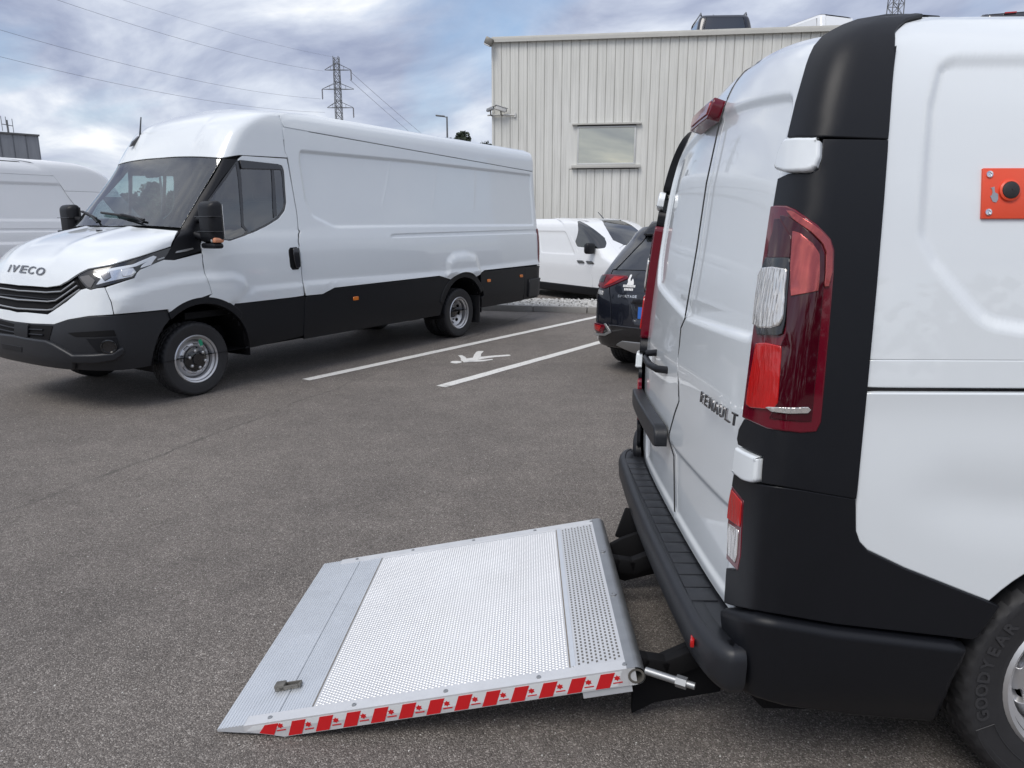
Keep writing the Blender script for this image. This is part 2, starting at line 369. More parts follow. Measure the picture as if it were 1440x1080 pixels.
def triangulate(poly, h, holes=(), extra=(), hb=None):
    """points, triangles of a polygon with an even inner grid"""
    b = dense(poly, hb or h); loops = [b] + [dense(q, hb or h) for q in holes]
    pts = []; edges = []
    for l in loops:
        k = len(pts); pts += l; edges += [(k + i, k + (i + 1) % len(l)) for i in range(len(l))]
    P = np.array(poly); lo, hi = P.min(0), P.max(0)
    gx, gy = np.meshgrid(np.arange(lo[0] + h * 0.5, hi[0], h), np.arange(lo[1] + h * 0.5, hi[1], h)); g = np.stack([gx.ravel(), gy.ravel()], 1)
    if len(extra): 
        ex = np.array(extra); g = g[np.min(np.linalg.norm(g[:, None] - ex[None], axis=2), axis=1) > 0.5 * h] if len(g) * len(ex) < 4e7 else g; g = np.concatenate([g, ex])
    if len(g):
        m = inside(b, g) & (dist(b, g) > 0.4 * (hb or h) if hb is None else dist(b, g) > 0.5 * hb)
        for l in loops[1:]: m &= ~inside(l, g) & (dist(l, g) > 0.4 * (hb or h))
        g = g[m]
    allp = pts + [tuple(x) for x in g]
    r = delaunay_2d_cdt([Vector(p) for p in allp], edges, [], 0, 1e-6)
    V = np.array([tuple(v) for v in r[0]]); F = np.array([f for f in r[2] if len(f) == 3], int)
    cen = V[F].mean(1); m = inside(b, cen)
    for l in loops[1:]: m &= ~inside(l, cen)
    F = F[m]; A = V[F]; ar = (A[:, 1, 0] - A[:, 0, 0]) * (A[:, 2, 1] - A[:, 0, 1]) - (A[:, 2, 0] - A[:, 0, 0]) * (A[:, 1, 1] - A[:, 0, 1])
    F[ar < 0] = F[ar < 0][:, ::-1]; F = F[np.abs(ar) > 1e-10]
    used = np.unique(F); mp = -np.ones(len(V), int); mp[used] = np.arange(len(used))
    return V[used], mp[F]
def sheet(name, V, F, P, Nn, m, parent, r=0.003, depth=0.014, mirror_y=0, flip=False):
    """surface triangles plus a rounded rim; mirror_y: 0 as is, 1 both sides, -1 only the mirrored side"""
    tn = np.cross(P[F[:, 1]] - P[F[:, 0]], P[F[:, 2]] - P[F[:, 0]])
    if (tn * Nn[F[:, 0]]).sum() < 0: F = F[:, ::-1]; tn = -tn
    vn = np.zeros_like(P)
    for k in range(3): np.add.at(vn, F[:, k], tn)
    vn /= np.linalg.norm(vn, axis=1, keepdims=True) + 1e-15
    E = {}
    for f in F.tolist():
        for k in range(3): E[(f[k], f[(k + 1) % 3])] = 1
    be = [e for e in E if (e[1], e[0]) not in E]
    verts = [P]; nrm = [vn]; faces = F.tolist()
    if r and be:
        outd = {}
        for a, b in be:
            o = np.cross(P[b] - P[a], vn[a]); o /= np.linalg.norm(o) + 1e-15
            for k in (a, b): outd[k] = outd.get(k, 0) + o
        ks = list(outd); mp = {k: i for i, k in enumerate(ks)}; O = np.array([outd[k] / (np.linalg.norm(outd[k]) + 1e-15) for k in ks]); B = P[ks]; NB = vn[ks]
        base = len(P); n = len(ks)
        rings = [B + O * r * 0.7 - NB * r * 0.3, B + O * r - NB * r, B + O * r - NB * depth]
        rn = [NB * 0.7 + O * 0.7, O, O]
        verts += rings; nrm += rn; ids = [None] + [base + i * n for i in range(3)]
        for a, b in be:
            pa, pb = [a] + [ids[q] + mp[a] for q in (1, 2, 3)], [b] + [ids[q] + mp[b] for q in (1, 2, 3)]
            for q in range(3): faces.append((pb[q], pa[q], pa[q + 1], pb[q + 1]))
    V3 = np.concatenate(verts); N3 = np.concatenate(nrm); res = []
    if mirror_y >= 0: res.append(mesh_obj(name, V3, faces, m, parent, True, N3))
    if mirror_y:
        res.append(mesh_obj(name, V3 * [1, -1, 1], [f[::-1] for f in faces], m, parent, True, N3 * [1, -1, 1]))
    return res
def patch(sk, parent, name, m, poly, h=0.03, off=0.0, r=0.003, depth=0.016, disp=None, holes=(), mirror=0, gap=0.0, extra=(), sym=False, rnd=0.0, hb=None):
    """poly: list for Skin.pts, or param points; sym: poly gives the s>=0 half of a shape crossing the centre line"""
    st = sk.pts(poly) if not isinstance(poly, np.ndarray) else [tuple(p) for p in poly]
    if sym: st = st + [(-s, t) for s, t in st[::-1] if abs(s) > 1e-6]
    if rnd: st = rounded(st, rnd)
    if gap: st = inset_poly(st, gap)
    V, F = triangulate(st, h, holes, extra, hb)
    P, Nn = sk.ev(V); d = np.full(len(V), off)
    if disp is not None: d = d + disp(V)
    return sheet(name, V, F, P + Nn * d[:, None], Nn, m, parent, r, depth, mirror)
def shell(sk, parent, name, m, inset=0.022, holes=(), cap=True, tmax=None):
    """dark inner body that closes the gaps; holes are (s,t) polygons left open on both sides"""
    P = sk.P - sk.Nn * inset; nr, nc = sk.nr, sk.nc
    cs = (sk.S[:-1] + sk.S[1:]) / 2; ct = (sk.T[:-1] + sk.T[1:]) / 2
    q = np.stack(np.meshgrid(cs, ct), 2).reshape(-1, 2); keep = np.ones(len(q), bool)
    for hpoly in holes: keep &= ~inside(hpoly, q) & ~inside(hpoly, q * [-1, 1])
    keep = keep.reshape(nr - 1, nc - 1); idx = np.arange(nr * nc).reshape(nr, nc); faces = []
    for j in range(nr - 1):
        for i in range(nc - 1):
            if keep[j, i]: faces.append((idx[j, i], idx[j, i + 1], idx[j + 1, i + 1], idx[j + 1, i]))
    jt = nr - 1 if tmax is None else int(np.searchsorted(sk.T, tmax))
    faces = [f for f in faces if f[2] // nc <= jt]
    if cap:
        for j in (0, jt): faces += [(idx[j, i], idx[j, i + 1], idx[j, nc - 2 - i], idx[j, nc - 1 - i]) for i in range(nc // 2 - 1)]
    return mesh_obj(name, P.reshape(-1, 3), faces, m, parent, False)
def roof_cap(sk, parent, m):
    nc = sk.nc; return mesh_obj('roof', sk.P[-1] - [0, 0, .002], [(i, i + 1, nc - 2 - i, nc - 1 - i) for i in range(nc // 2 - 1)], m, parent, False)
def arch_hole(sk, cx, cz, r):
    z0 = max(cz, sk.T[0] + .012); a0 = math.degrees(math.asin(min(1, (z0 - cz) / r))); p = sk.pts(arc(cx, cz, r, a0, 180 - a0, 20))
    return [(p[0][0], -1.0)] + p + [(p[-1][0], -1.0)]
def arc(cx, cz, r, a0, a1, n=14): return [('s', cx + r * math.cos(R(a0 + (a1 - a0) * k / n)), cz + r * math.sin(R(a0 + (a1 - a0) * k / n))) for k in range(n + 1)]

def arch_liner(parent, cx, cz, r, y0, y1, m=None):
    for sg in (1, -1):
        A = [(math.cos(q), math.sin(q)) for q in np.linspace(R(-22), R(202), 30)]; v = []; f = []
        for c_, s_2 in A: v += [(cx + r * c_, y0 * sg, max(.31, cz + r * s_2)), (cx + r * c_, y1 * sg, max(.31, cz + r * s_2))]
        f = [(2 * i, 2 * i + 1, 2 * i + 3, 2 * i + 2) for i in range(len(A) - 1)]; f.append(tuple(range(1, 2 * len(A), 2)))
        mesh_obj('arch_liner', v, f, m or dark, parent, False)
# ------------------------------------------------------------------ wheels (axis along local y, outer face at +y)
def wheel(parent, c, R_, width, rim_r, style, side=1, dual=False, name='wheel'):
    root = bpy.data.objects.new(name, None); root.empty_display_size = 0.1; link(root, parent); root.location = c
    flip = Matrix.Diagonal((1, side, 1, 1))
    hw = width / 2; seg = 128
    def tyre_mesh(y0):
        bm = bmesh.new(); rr = rim_r
        prof = [(rr - 0.012, y0 - hw * 0.80), (rr, y0 - hw * 0.86), (rr + 0.03, y0 - hw * 0.97), (R_ * 0.90, y0 - hw), (R_ * 0.965, y0 - hw * 0.92), (R_ * 0.992, y0 - hw * 0.76)]
        for k in (-0.36, 0.0, 0.36):
            for a, b in ((-0.085, 1), (-0.055, 0.978), (0.055, 0.978), (0.085, 1)): prof.append((R_ * b, y0 + hw * (k + a)))
        prof += [(R_ * 0.992, y0 + hw * 0.76), (R_ * 0.965, y0 + hw * 0.92), (R_ * 0.93, y0 + hw * 0.985), (R_ * 0.90, y0 + hw), (R_ * 0.885, y0 + hw * 1.0), (R_ * 0.88, y0 + hw * 0.985), (rr + 0.03, y0 + hw * 0.97), (rr + 0.012, y0 + hw * 0.90), (rr + 0.004, y0 + hw * 0.92), (rr, y0 + hw * 0.86), (rr - 0.012, y0 + hw * 0.80)]
        rings = add_lathe(bm, prof, seg)
        for q, ring in enumerate(rings):
            rad = prof[q][0]
            if rad > R_ * 0.95:
                for k, v in enumerate(ring):
                    if (k + q) % 3 == 0 : v.co.x *= 0.976; v.co.z *= 0.976
        return bm
    bm = tyre_mesh(0); bm_obj('tyre', bm, rubber, root, 30, flip)
    if dual:
        bm = tyre_mesh(-width * 1.12); bm_obj('tyre', bm, rubber, root, 30, flip)
    bm = bmesh.new(); e = hw * 0.9
    add_lathe(bm, [(rim_r - 0.03, -hw * 0.85), (rim_r + 0.006, -hw * 0.9), (rim_r + 0.012, e), (rim_r + 0.004, e + 0.008), (rim_r - 0.008, e), (rim_r - 0.012, e - 0.02), (rim_r - 0.03, e - 0.03), (rim_r - 0.035, e - 0.06)], 64)
    bm_obj('rim', bm, steel, root, 40, flip)
    ro = rim_r - 0.033
    if style == 'transit':            # steel disc, rounded slots, black nut cover
        prof = lambda r: np.interp(r, [0, 0.08, 0.095, 0.13, ro - 0.02, ro], [e - 0.055, e - 0.055, e - 0.05, e - 0.022, e - 0.045, e - 0.075]); nh, rh, hl, hwid, off = 8, 0.137, 0.032, 0.014, 0.2
    elif style == 'dish':
        prof = lambda r: np.interp(r, [0, 0.08, 0.12, ro], [e - 0.13, e - 0.13, e - 0.12, e - 0.075]); nh, rh, hl, hwid, off = 8, 0.137, 0.03, 0.017, 0.2
    else:                             # plain steel wheel with round openings
        prof = lambda r: np.interp(r, [0, 0.07, 0.10, 0.16, ro], [e - 0.03, e - 0.03, e - 0.045, e - 0.05, e - 0.085]); nh, rh, hl, hwid, off = 9, 0.155, 0.026, 0.015, 0.15
    circ = [(ro * math.cos(2 * math.pi * k / 64), ro * math.sin(2 * math.pi * k / 64)) for k in range(64)]
    holes = []
    for k in range(nh):
        a = 2 * math.pi * (k + off) / nh; ca, sa = math.cos(a), math.sin(a); ho = []
        for j in range(16):
            b = 2 * math.pi * j / 16; tx = hl * np.sign(math.cos(b)) * abs(math.cos(b)) ** 0.6; rx = rh + hwid * np.sign(math.sin(b)) * abs(math.sin(b)) ** 0.6
            ho.append((rx * ca - tx * sa, rx * sa + tx * ca))
        holes.append(ho)
    V, F = triangulate(circ, 0.02, holes, hb=0.012)
    P = np.stack([V[:, 0], prof(np.hypot(V[:, 0], V[:, 1])), V[:, 1]], 1); Nn = np.tile([0., 1., 0.], (len(V), 1))
    if side < 0: P = P * [1, -1, 1]; Nn = -Nn
    sheet('wheel_disc', V, F, P, Nn, steel, root, 0.003, 0.02)
    bm = bmesh.new(); add_lathe(bm, [(0.001, e - 0.14), (ro + 0.004, e - 0.14)], 40); bm_obj('brake_drum', bm, dark, root, None, flip)
    if style == 'transit':
        bm = bmesh.new(); add_lathe(bm, [(0.115, e - 0.045), (0.112, e - 0.015), (0.085, e + 0.0), (0.055, e + 0.004), (0.05, e + 0.02), (0.001, e + 0.022)], 36); bm_obj('hub_cover', bm, gloss_black, root, 40, flip)
        for k in range(6):
            a = 2 * math.pi * k / 6 + 0.3; bm = bmesh.new(); add_lathe(bm, [(0.014, e - 0.01), (0.014, e + 0.014), (0.001, e + 0.02)], 8, Matrix.Translation((0.083 * math.cos(a), 0, 0.083 * math.sin(a)))); bm_obj('wheel_nut', bm, steel, root, 40, flip)
    else:
        bm = bmesh.new(); hub = 0.05 if style == 'plain' else 0.075; d0 = float(prof(0.0)); add_lathe(bm, [(hub, d0 - 0.01), (hub * 0.95, d0 + 0.03), (hub * 0.7, d0 + 0.05), (0.001, d0 + 0.052)], 28); bm_obj('hub_cap', bm, gloss_black if style == 'dish' else grey_plastic, root, 40, flip)
        for k in range(6 if style == 'dish' else 5):
            a = 2 * math.pi * k / (6 if style == 'dish' else 5) + 0.3; bm = bmesh.new(); rr = 0.1 if style == 'dish' else 0.075; add_lathe(bm, [(0.012, d0 - 0.01), (0.012, d0 + 0.02), (0.001, d0 + 0.024)], 8, Matrix.Translation((rr * math.cos(a), 0, rr * math.sin(a)))); bm_obj('wheel_nut', bm, caststeel, root, 40, flip)
    return root
# ------------------------------------------------------------------ ground
def gz(y):
    a = 0.139 - 0.0335 * max(y, -3.0)
    z = 0.5 * (a + math.sqrt(a * a + 0.0004))
    t = min(1, max(0, (y - 14.6) / 1.2)); return z - 0.17 * t * t * (3 - 2 * t)
def ground_mat():
    m = bpy.data.materials.new('asphalt'); m.use_nodes = True; t = m.node_tree; b = t.nodes['Principled BSDF']; L = t.links.new
    tc = t.nodes.new('ShaderNodeTexCoord')
    def nz(sc, det=4, ro=0.6):
        n = t.nodes.new('ShaderNodeTexNoise'); n.inputs['Scale'].default_value = sc; n.inputs['Detail'].default_value = det; n.inputs['Roughness'].default_value = ro; L(tc.outputs['Object'], n.inputs['Vector']); return n.outputs[0]
    def rp(f, st):
        n = t.nodes.new('ShaderNodeValToRGB'); el = n.color_ramp.elements; el[0].position, el[0].color = st[0][0], (*st[0][1], 1); el[1].position, el[1].color = st[-1][0], (*st[-1][1], 1)
        for p, c in st[1:-1]: e = el.new(p); e.color = (*c, 1)
        L(f, n.inputs[0]); return n.outputs[0]
    def mth(op, a, b_=None):
        n = t.nodes.new('ShaderNodeMath'); n.operation = op
        for i, q in enumerate((a, b_)):
            if q is None: continue
            if isinstance(q, (int, float)): n.inputs[i].default_value = q
            else: L(q, n.inputs[i])
        return n.outputs[0]
    def mixc(mode, f, a, b_):
        n = t.nodes.new('ShaderNodeMixRGB'); n.blend_type = mode
        if isinstance(f, (int, float)): n.inputs[0].default_value = f
        else: L(f, n.inputs[0])
        L(a, n.inputs[1])
        if isinstance(b_, tuple): n.inputs[2].default_value = (*b_, 1)
        else: L(b_, n.inputs[2])
        return n.outputs[0]
    vo = t.nodes.new('ShaderNodeTexVoronoi'); vo.inputs['Scale'].default_value = 262; L(tc.outputs['Object'], vo.inputs['Vector'])
    sepc = t.nodes.new('ShaderNodeSeparateColor'); L(vo.outputs['Color'], sepc.inputs[0])
    agg = rp(sepc.outputs[0], [(0.0, (0.098, 0.087, 0.079)), (0.42, (0.170, 0.153, 0.140)), (0.82, (0.238, 0.215, 0.198)), (0.98, (0.44, 0.41, 0.38))])
    col = mixc('MULTIPLY', 0.8, agg, rp(nz(0.55, 6, .65), [(0.3, (0.74, 0.73, 0.72)), (0.7, (1.16, 1.14, 1.11))]))
    col = mixc('MULTIPLY', 0.7, col, rp(nz(3.2, 5, 0.7), [(0.35, (0.84, 0.84, 0.84)), (0.65, (1.1, 1.1, 1.1))]))
    col = mixc('MULTIPLY', 0.6, col, rp(nz(28, 3, 0.7), [(0.3, (0.78, 0.78, 0.78)), (0.7, (1.16, 1.16, 1.16))]))
    # paving joint: a narrow worn strip along one straight line in the lot
    sp = t.nodes.new('ShaderNodeSeparateXYZ'); L(tc.outputs['Object'], sp.inputs[0])
    J0, J1 = JOINT; jd = (Vector(J1) - Vector(J0)).normalized()
    dd = mth('ADD', mth('MULTIPLY', mth('SUBTRACT', sp.outputs[0], J0[0]), -jd.y), mth('MULTIPLY', mth('SUBTRACT', sp.outputs[1], J0[1]), jd.x))
    dd = mth('ADD', dd, mth('MULTIPLY', mth('SUBTRACT', nz(1.3, 4), 0.5), 0.22)); dd = mth('ADD', dd, mth('MULTIPLY', mth('SUBTRACT', nz(14, 4), 0.5), 0.09))
    band = rp(mth('ABSOLUTE', dd), [(0.006, (1, 1, 1)), (0.028, (0, 0, 0))])
    col = mixc('MIX', mth('MULTIPLY', band, rp(nz(0.9, 3), [(0.38, (0, 0, 0)), (0.6, (0.62, 0.62, 0.62))])), col, (0.045, 0.043, 0.041))
    col = mixc('MULTIPLY', mth('MULTIPLY', rp(dd, [(0.0, (1, 1, 1)), (0.02, (0, 0, 0))]), 0.0), col, (0.9, 0.9, 0.9))
    # oil spots
    col = mixc('MIX', rp(nz(1.9, 2, 0.4), [(0.80, (0, 0, 0)), (0.83, (0.6, 0.6, 0.6))]), col, (0.035, 0.034, 0.033))
    L(col, b.inputs['Base Color']); b.inputs['Roughness'].default_value = 0.82; b.inputs['Specular IOR Level'].default_value = 0.4
    bp = t.nodes.new('ShaderNodeBump'); bp.inputs['Strength'].default_value = 0.85; bp.inputs['Distance'].default_value = 0.004
    L(mth('ADD', mth('MULTIPLY', vo.outputs['Distance'], -1.2), mth('MULTIPLY', nz(60, 3), 0.8)), bp.inputs['Height']); L(bp.outputs[0], b.inputs['Normal'])
    return m
def gpt(u, v):                                                       # pixel -> point on the sloping ground
    d = ray(u, v); lo, hi = 0.3, 600.0
    for _ in range(60):
        k = (lo + hi) / 2; p = CAMP + d * k
        if p.z > gz(p.y): lo = k
        else: hi = k
    return CAMP + d * lo
JOINT = (tuple(gpt(60, 700))[:2], tuple(gpt(330, 600))[:2])
def build_ground():
    ys = sorted(set([-400, -120, -40, -15, -8, -5] + [round(-4 + 0.25 * k, 2) for k in range(90)] + [20, 26, 35, 60, 120, 300, 900])); xs = [-900, -200, -60, -20, -8, -4, 0, 4, 8, 20, 60, 200, 900]
    v = [(x, y, gz(y)) for y in ys for x in xs]; n = len(xs)
    f = [(j * n + i, j * n + i + 1, (j + 1) * n + i + 1, (j + 1) * n + i) for j in range(len(ys) - 1) for i in range(n - 1)]
    tag(mesh_obj('asphalt_ground', v, f, ground_mat()), kind='structure')
build_ground()

line_paint = mat('road_paint', (0.72, 0.71, 0.68), 0.6, var=0.12, vscale=30, bump=0.4, bscale=150)
def wear(m, other):
    t = m.node_tree; b_ = t.nodes['Principled BSDF']; src = b_.inputs['Base Color'].links[0].from_socket; tc = t.nodes.new('ShaderNodeTexCoord')
    n = t.nodes.new('ShaderNodeTexNoise'); n.inputs['Scale'].default_value = 38; n.inputs['Detail'].default_value = 6; n.inputs['Roughness'].default_value = .75; t.links.new(tc.outputs['Object'], n.inputs['Vector'])
    r = t.nodes.new('ShaderNodeValToRGB'); r.color_ramp.elements[0].position = .56; r.color_ramp.elements[0].color = (0, 0, 0, 1); r.color_ramp.elements[1].position = .66; r.color_ramp.elements[1].color = (.85, .85, .85, 1); t.links.new(n.outputs[0], r.inputs[0])
    x = t.nodes.new('ShaderNodeMixRGB'); t.links.new(r.outputs[0], x.inputs[0]); t.links.new(src, x.inputs[1]); x.inputs[2].default_value = (*other, 1); t.links.new(x.outputs[0], b_.inputs['Base Color'])
wear(line_paint, (.19, .175, .165))
def flat_on_ground(name, poly, m, lift=0.004, h=0.3):
    V, F = triangulate(poly, h, hb=0.12); 
    return tag(mesh_obj(name, [(x, y, gz(y) + lift) for x, y in V], F.tolist(), m), kind='structure')
def ragged(a, b, wd):
    a, b = Vector(a), Vector(b); d = (b - a).normalized(); n = Vector((-d.y, d.x)); L = (b - a).length; k = int(L / 0.12)
    l = [a + d * (L * i / k) + n * (wd / 2 + random.uniform(-.004, .004)) for i in range(k + 1)]; r = [a + d * (L * i / k) - n * (wd / 2 + random.uniform(-.004, .004)) for i in range(k + 1)]
    return [tuple(p) for p in l] + [tuple(p) for p in r[::-1]]
g2 = lambda u, v: gpt(u, v).xy
flat_on_ground('parking_line', ragged(g2(430, 534.5), g2(838, 446) + (g2(838, 446) - g2(430, 534.5)) * 0.02, 0.125), line_paint)
flat_on_ground('parking_line', ragged(g2(620, 544), g2(842, 482) + (g2(842, 482) - g2(620, 544)) * 0.7, 0.125), line_paint)
def sym_px(x, y): return (600 + x / 9.0, 470 + y / 9.0)
SYM_HEAD = [(295, 357), (320, 345), (370, 341), (420, 343), (450, 353), (430, 366), (380, 374), (325, 371)]
SYM_BODY = [(395, 272), (445, 268), (480, 285), (505, 310), (585, 300), (600, 262), (630, 225), (660, 216), (722, 217), (708, 235), (690, 250), (684, 288), (720, 286), (860, 272), (1045, 261), (1066, 272), (1045, 279), (880, 293), (790, 303), (640, 330), (700, 328), (835, 316), (838, 326), (740, 345), (640, 351), (470, 360), (455, 345), (432, 335), (432, 310), (420, 292)]
ps = [tuple(g2(*sym_px(*p))) for p in SYM_BODY]; flat_on_ground('pedestrian_marking', ps, line_paint)
ph = [tuple(g2(*sym_px(*p))) for p in SYM_HEAD]; flat_on_ground('pedestrian_marking_head', ph, line_paint)

# ------------------------------------------------------------------ foreground van
Lt = ray(742, 350).normalized(); Ft = Vector((Lt.y, -Lt.x, 0)).normalized(); Ut = Ft.cross(Lt)
Ot = CAMP + Lt * 2.62 - Ut * 1.44
MT = Matrix((( Ft.x, Lt.x, Ut.x, Ot.x), (Ft.y, Lt.y, Ut.y, Ot.y), (Ft.z, Lt.z, Ut.z, Ot.z), (0, 0, 0, 1)))
def row(z, xA, w_, zA=0.0, a=0.10, m=4.2, xB=5.45, rB=0.35, t=None): return dict(t=z if t is None else t, zs=z, zA=z + zA, w=w_, xA=xA, a=a, m=m, xB=xB, rB=rB)
VAN = Skin([row(.15, .575, .86), row(.25, .56, .90), row(.33, .545, .94), row(.5, .527, .965), row(.7, .525, .972), row(.85, .525, .975), row(1.05, .535, .967), row(1.2, .546, .957), row(1.5, .575, .93),
            row(1.7, .602, .898, .045), row(1.82, .630, .868, .07), row(1.90, .662, .835, .08), row(1.953, .702, .795, .085, a=.13), row(1.988, .752, .752, .085, a=.17, xB=5.2), row(2.006, .84, .69, .08, a=.22, m=4.0, xB=5.0), row(2.014, 1.02, .58, .07, a=.26, m=4.0, xB=4.8, t=2.03)], MT, -1, dt=.012, ds=.06, bow=.016)
van = thing('cargo_van', 'large white panel van beside the lowered lift platform, black corner cladding and orange plate', 'van', MT)
LAMP = [(1089.9, 292.6), (1109.7, 293.2), (1120.8, 298.3), (1146, 319.4), (1163.3, 338.2), (1168, 352.4), (1167.4, 383.9), (1160, 475), (1149.7, 591.7), (1144.4, 603.7), (1123.9, 605), (1083, 599.6), (1050, 585.4), (1068.8, 437.4), (1079.8, 361.9)]
HINGE = [(1111, 196.7), (1125.5, 195.2), (1156.2, 197), (1154.4, 224.4), (1148.9, 238.9), (1141, 244), (1112, 244.4), (1098.5, 240), (1102, 217.8)]
HINGE2 = [(1042.6, 627), (1052.7, 633.4), (1074.4, 643), (1071.5, 676.8), (1064.7, 678.7), (1052.7, 675.6), (1038.5, 664.7), (1040, 648)]
S_REAR = VAN.px(1112, 192)[0]                                        # where the corner cladding meets the doors
top = VAN.px(1240, 40)
sR = VAN.side(.855, 1.9)[0]; sC = VAN.px(1137, 90)[0]
CAP = [(1247, 196.5), (1252.5, 120), ('p', VAN.side(.850, 1.90)[0], 1.90), (1255.5, 75), (1257.5, 45), ('p', VAN.px(1257.5, 45)[0] - .04, 1.992), ('p', VAN.px(1257.5, 45)[0] - .13, 2.002), ('p', VAN.px(1257.5, 45)[0] - .24, 2.010), ('p', sC + .05, 2.008), ('p', sC + .03, 1.975), ('p', sC + .0, 1.93), (1137, 92), (1122, 145), (1110.5, 193.5)]
patch(VAN, van, 'upper_corner_trim', plastic, CAP, h=.025, off=.008, r=.004, depth=.045, mirror=1, gap=.002)
HCUT = [(1112, 245.6), (1141, 245.6), (1151.5, 240), (1156, 224.4), (1158, 197.5)]
COLM = [(1158, 197.5), (1247, 198.5), (1241, 280), (1231, 400), (1218, 541), (1202.5, 700), (1130, 687.5), (1074, 678), (1076.5, 642), (1054, 631.5), (1041.5, 625), (1040, 617), (1042.5, 604), (1050, 590),
        (1083, 602), (1123.9, 607.5), (1146, 606), (1152, 592), (1162.5, 475), (1169.8, 384), (1170.3, 352), (1165.5, 337), (1147.5, 317), (1121.5, 295.5), (1110, 290.8), (1091, 290.5), (1097.5, 252)] + HCUT[:-1]
patch(VAN, van, 'corner_trim', plastic, COLM, h=.025, off=.008, r=.003, depth=.045, mirror=1, gap=.0015)
for nm, hp in (('door_hinge_cover', HINGE), ('door_hinge_cover', HINGE2)):
    st = VAN.pts(hp); patch(VAN, van, nm, paint, np.array(inset_poly(rounded(st, .012), .009)), h=.012, off=.022, r=.009, depth=.03, mirror=1)
# clusters
for sgn in (1, -1):
    lamp = bpy.data.objects.new('tail_lamp', None); lamp.empty_display_size = .05; link(lamp, van); lamp.location = (.62, -.9 * sgn, 1.25); bpy.context.view_layer.update()
    def lp(nm, m, poly, off, r=.002, depth=.006, h=.02, disp=None):
        st = VAN.pts(poly); obs = patch(VAN, None, nm, m, np.array(st), h=h, off=off, r=r, depth=depth, disp=disp, mirror=0 if sgn == 1 else -1)
        for o in obs:
            o.parent = lamp; o.data.transform(Matrix.Translation(-Vector(lamp.location)))
    Z = lambda pts: [(1020 + x / 3.176, 280 + y / 3.176) for x, y in pts]
    lp('lens_housing', red_lens, LAMP, .012, .006, .05, .02)
    lp('side_lens', red_dark, Z([(268, 78), (300, 85), (345, 118), (405, 190), (430, 250), (430, 330), (408, 600), (372, 985), (330, 985), (215, 975), (245, 910), (262, 660), (285, 600), (305, 280), (310, 180)]), .0152, .002, .006, .014)
    lp('upper_reflector', red_mirror, Z([(322, 150), (345, 160), (385, 205), (407, 250), (408, 330), (402, 408), (308, 432), (310, 300), (318, 210)]), .0182, .002, .006, .012)
    lp('lens_border', red_mirror, Z([(300, 55), (325, 64), (402, 132), (452, 190), (464, 232), (462, 330), (448, 388), (432, 390), (438, 330), (440, 240), (428, 205), (385, 150), (325, 92)]), .0176, .002, .006, .008)
    lp('stop_lens', red_dark, Z([(245, 95), (268, 92), (312, 175), (306, 262), (212, 262), (222, 200), (238, 150)]), .0170, .002, .006, .012)
    lp('black_insert', gloss_black, Z([(207, 268), (304, 268), (303, 320), (278, 560), (270, 600), (255, 608), (170, 604), (166, 575), (190, 318)]), .0182, .002, .006, .012)
    lp('reversing_lens', clear_lens, Z([(196, 316), (240, 312), (292, 322), (290, 345), (272, 535), (262, 562), (230, 572), (185, 572), (158, 556), (160, 520), (182, 345)]), .0225, .004, .007, .01)
    lp('indicator_lens', red_bright, Z([(165, 650), (205, 648), (262, 662), (258, 720), (243, 905), (235, 922), (205, 932), (140, 928), (122, 915), (128, 860)]), .0182, .003, .008, .014)
    lp('chrome_strip', clear_lens, Z([(205, 930), (300, 930), (355, 926), (366, 936), (355, 948), (280, 950), (225, 944)]), .0195, .002, .006, .01)
# lower cladding and bumper side
ARX, ARZ, ARR = 1.455, .345, .395
CLAD = [(1035, 664), (1049, 674.5), (1069, 682), (1130, 690), (1201, 702), (1201.5, 746), (1207, 762), (1219, 775), (1271, 800), (1403, 852), (1372, 893), (1365, 896.5), (1173, 875), (1040, 852), (1021, 847), (1024, 800), (1040, 804), (1045, 781), (1049, 704), (1032, 683)]
patch(VAN, van, 'lower_corner_trim', plastic, CLAD, h=.03, off=.006, r=.004, mirror=1, gap=.001)
BUMP = [(1021, 853), (1040, 858), (1173, 881), (1362, 904), (1336, 950), (1312, 1008), (1200, 999), (1100, 984), (1050, 967), (1026, 956), (1027, 905)]
st = VAN.pts(BUMP); patch(VAN, van, 'bumper_side', plastic, np.array(inset_poly(st, .022)), h=.03, off=.026, r=.022, depth=.04, mirror=1)
REFL = [(1032, 685.5), (1047, 705), (1043.5, 781), (1039.5, 801), (1024.5, 785), (1028, 705)]
REFR = [(1032, 689), (1046, 706), (1043.7, 740), (1026.5, 728), (1028.6, 706)]; REFW = [(1027.5, 736), (1041.5, 746), (1039.5, 780), (1037, 790), (1026, 778)]
patch(VAN, van, 'rear_reflector', red_lens, REFL, h=.015, off=.006, r=.003, mirror=1)
patch(VAN, van, 'reflector_lens', red_bright, REFR, h=.015, off=.0085, r=.002, depth=.005, mirror=1)
patch(VAN, van, 'fog_lens', clear_lens, REFW, h=.012, off=.0085, r=.002, depth=.005, mirror=1)
p, n = [q[0] for q in VAN.ev([VAN.px(1043, 888)])]
bm = bmesh.new(); add_lathe(bm, [(.010, 0), (.010, .003), (.0075, .003), (.0075, .001), (.001, .001)], 20, Matrix.Translation(Vector(p + n * .021)) @ Vector((0, 1, 0)).rotation_difference(Vector(n)).to_matrix().to_4x4()); bm_obj('parking_sensor', bm, grey_plastic, van, 30)
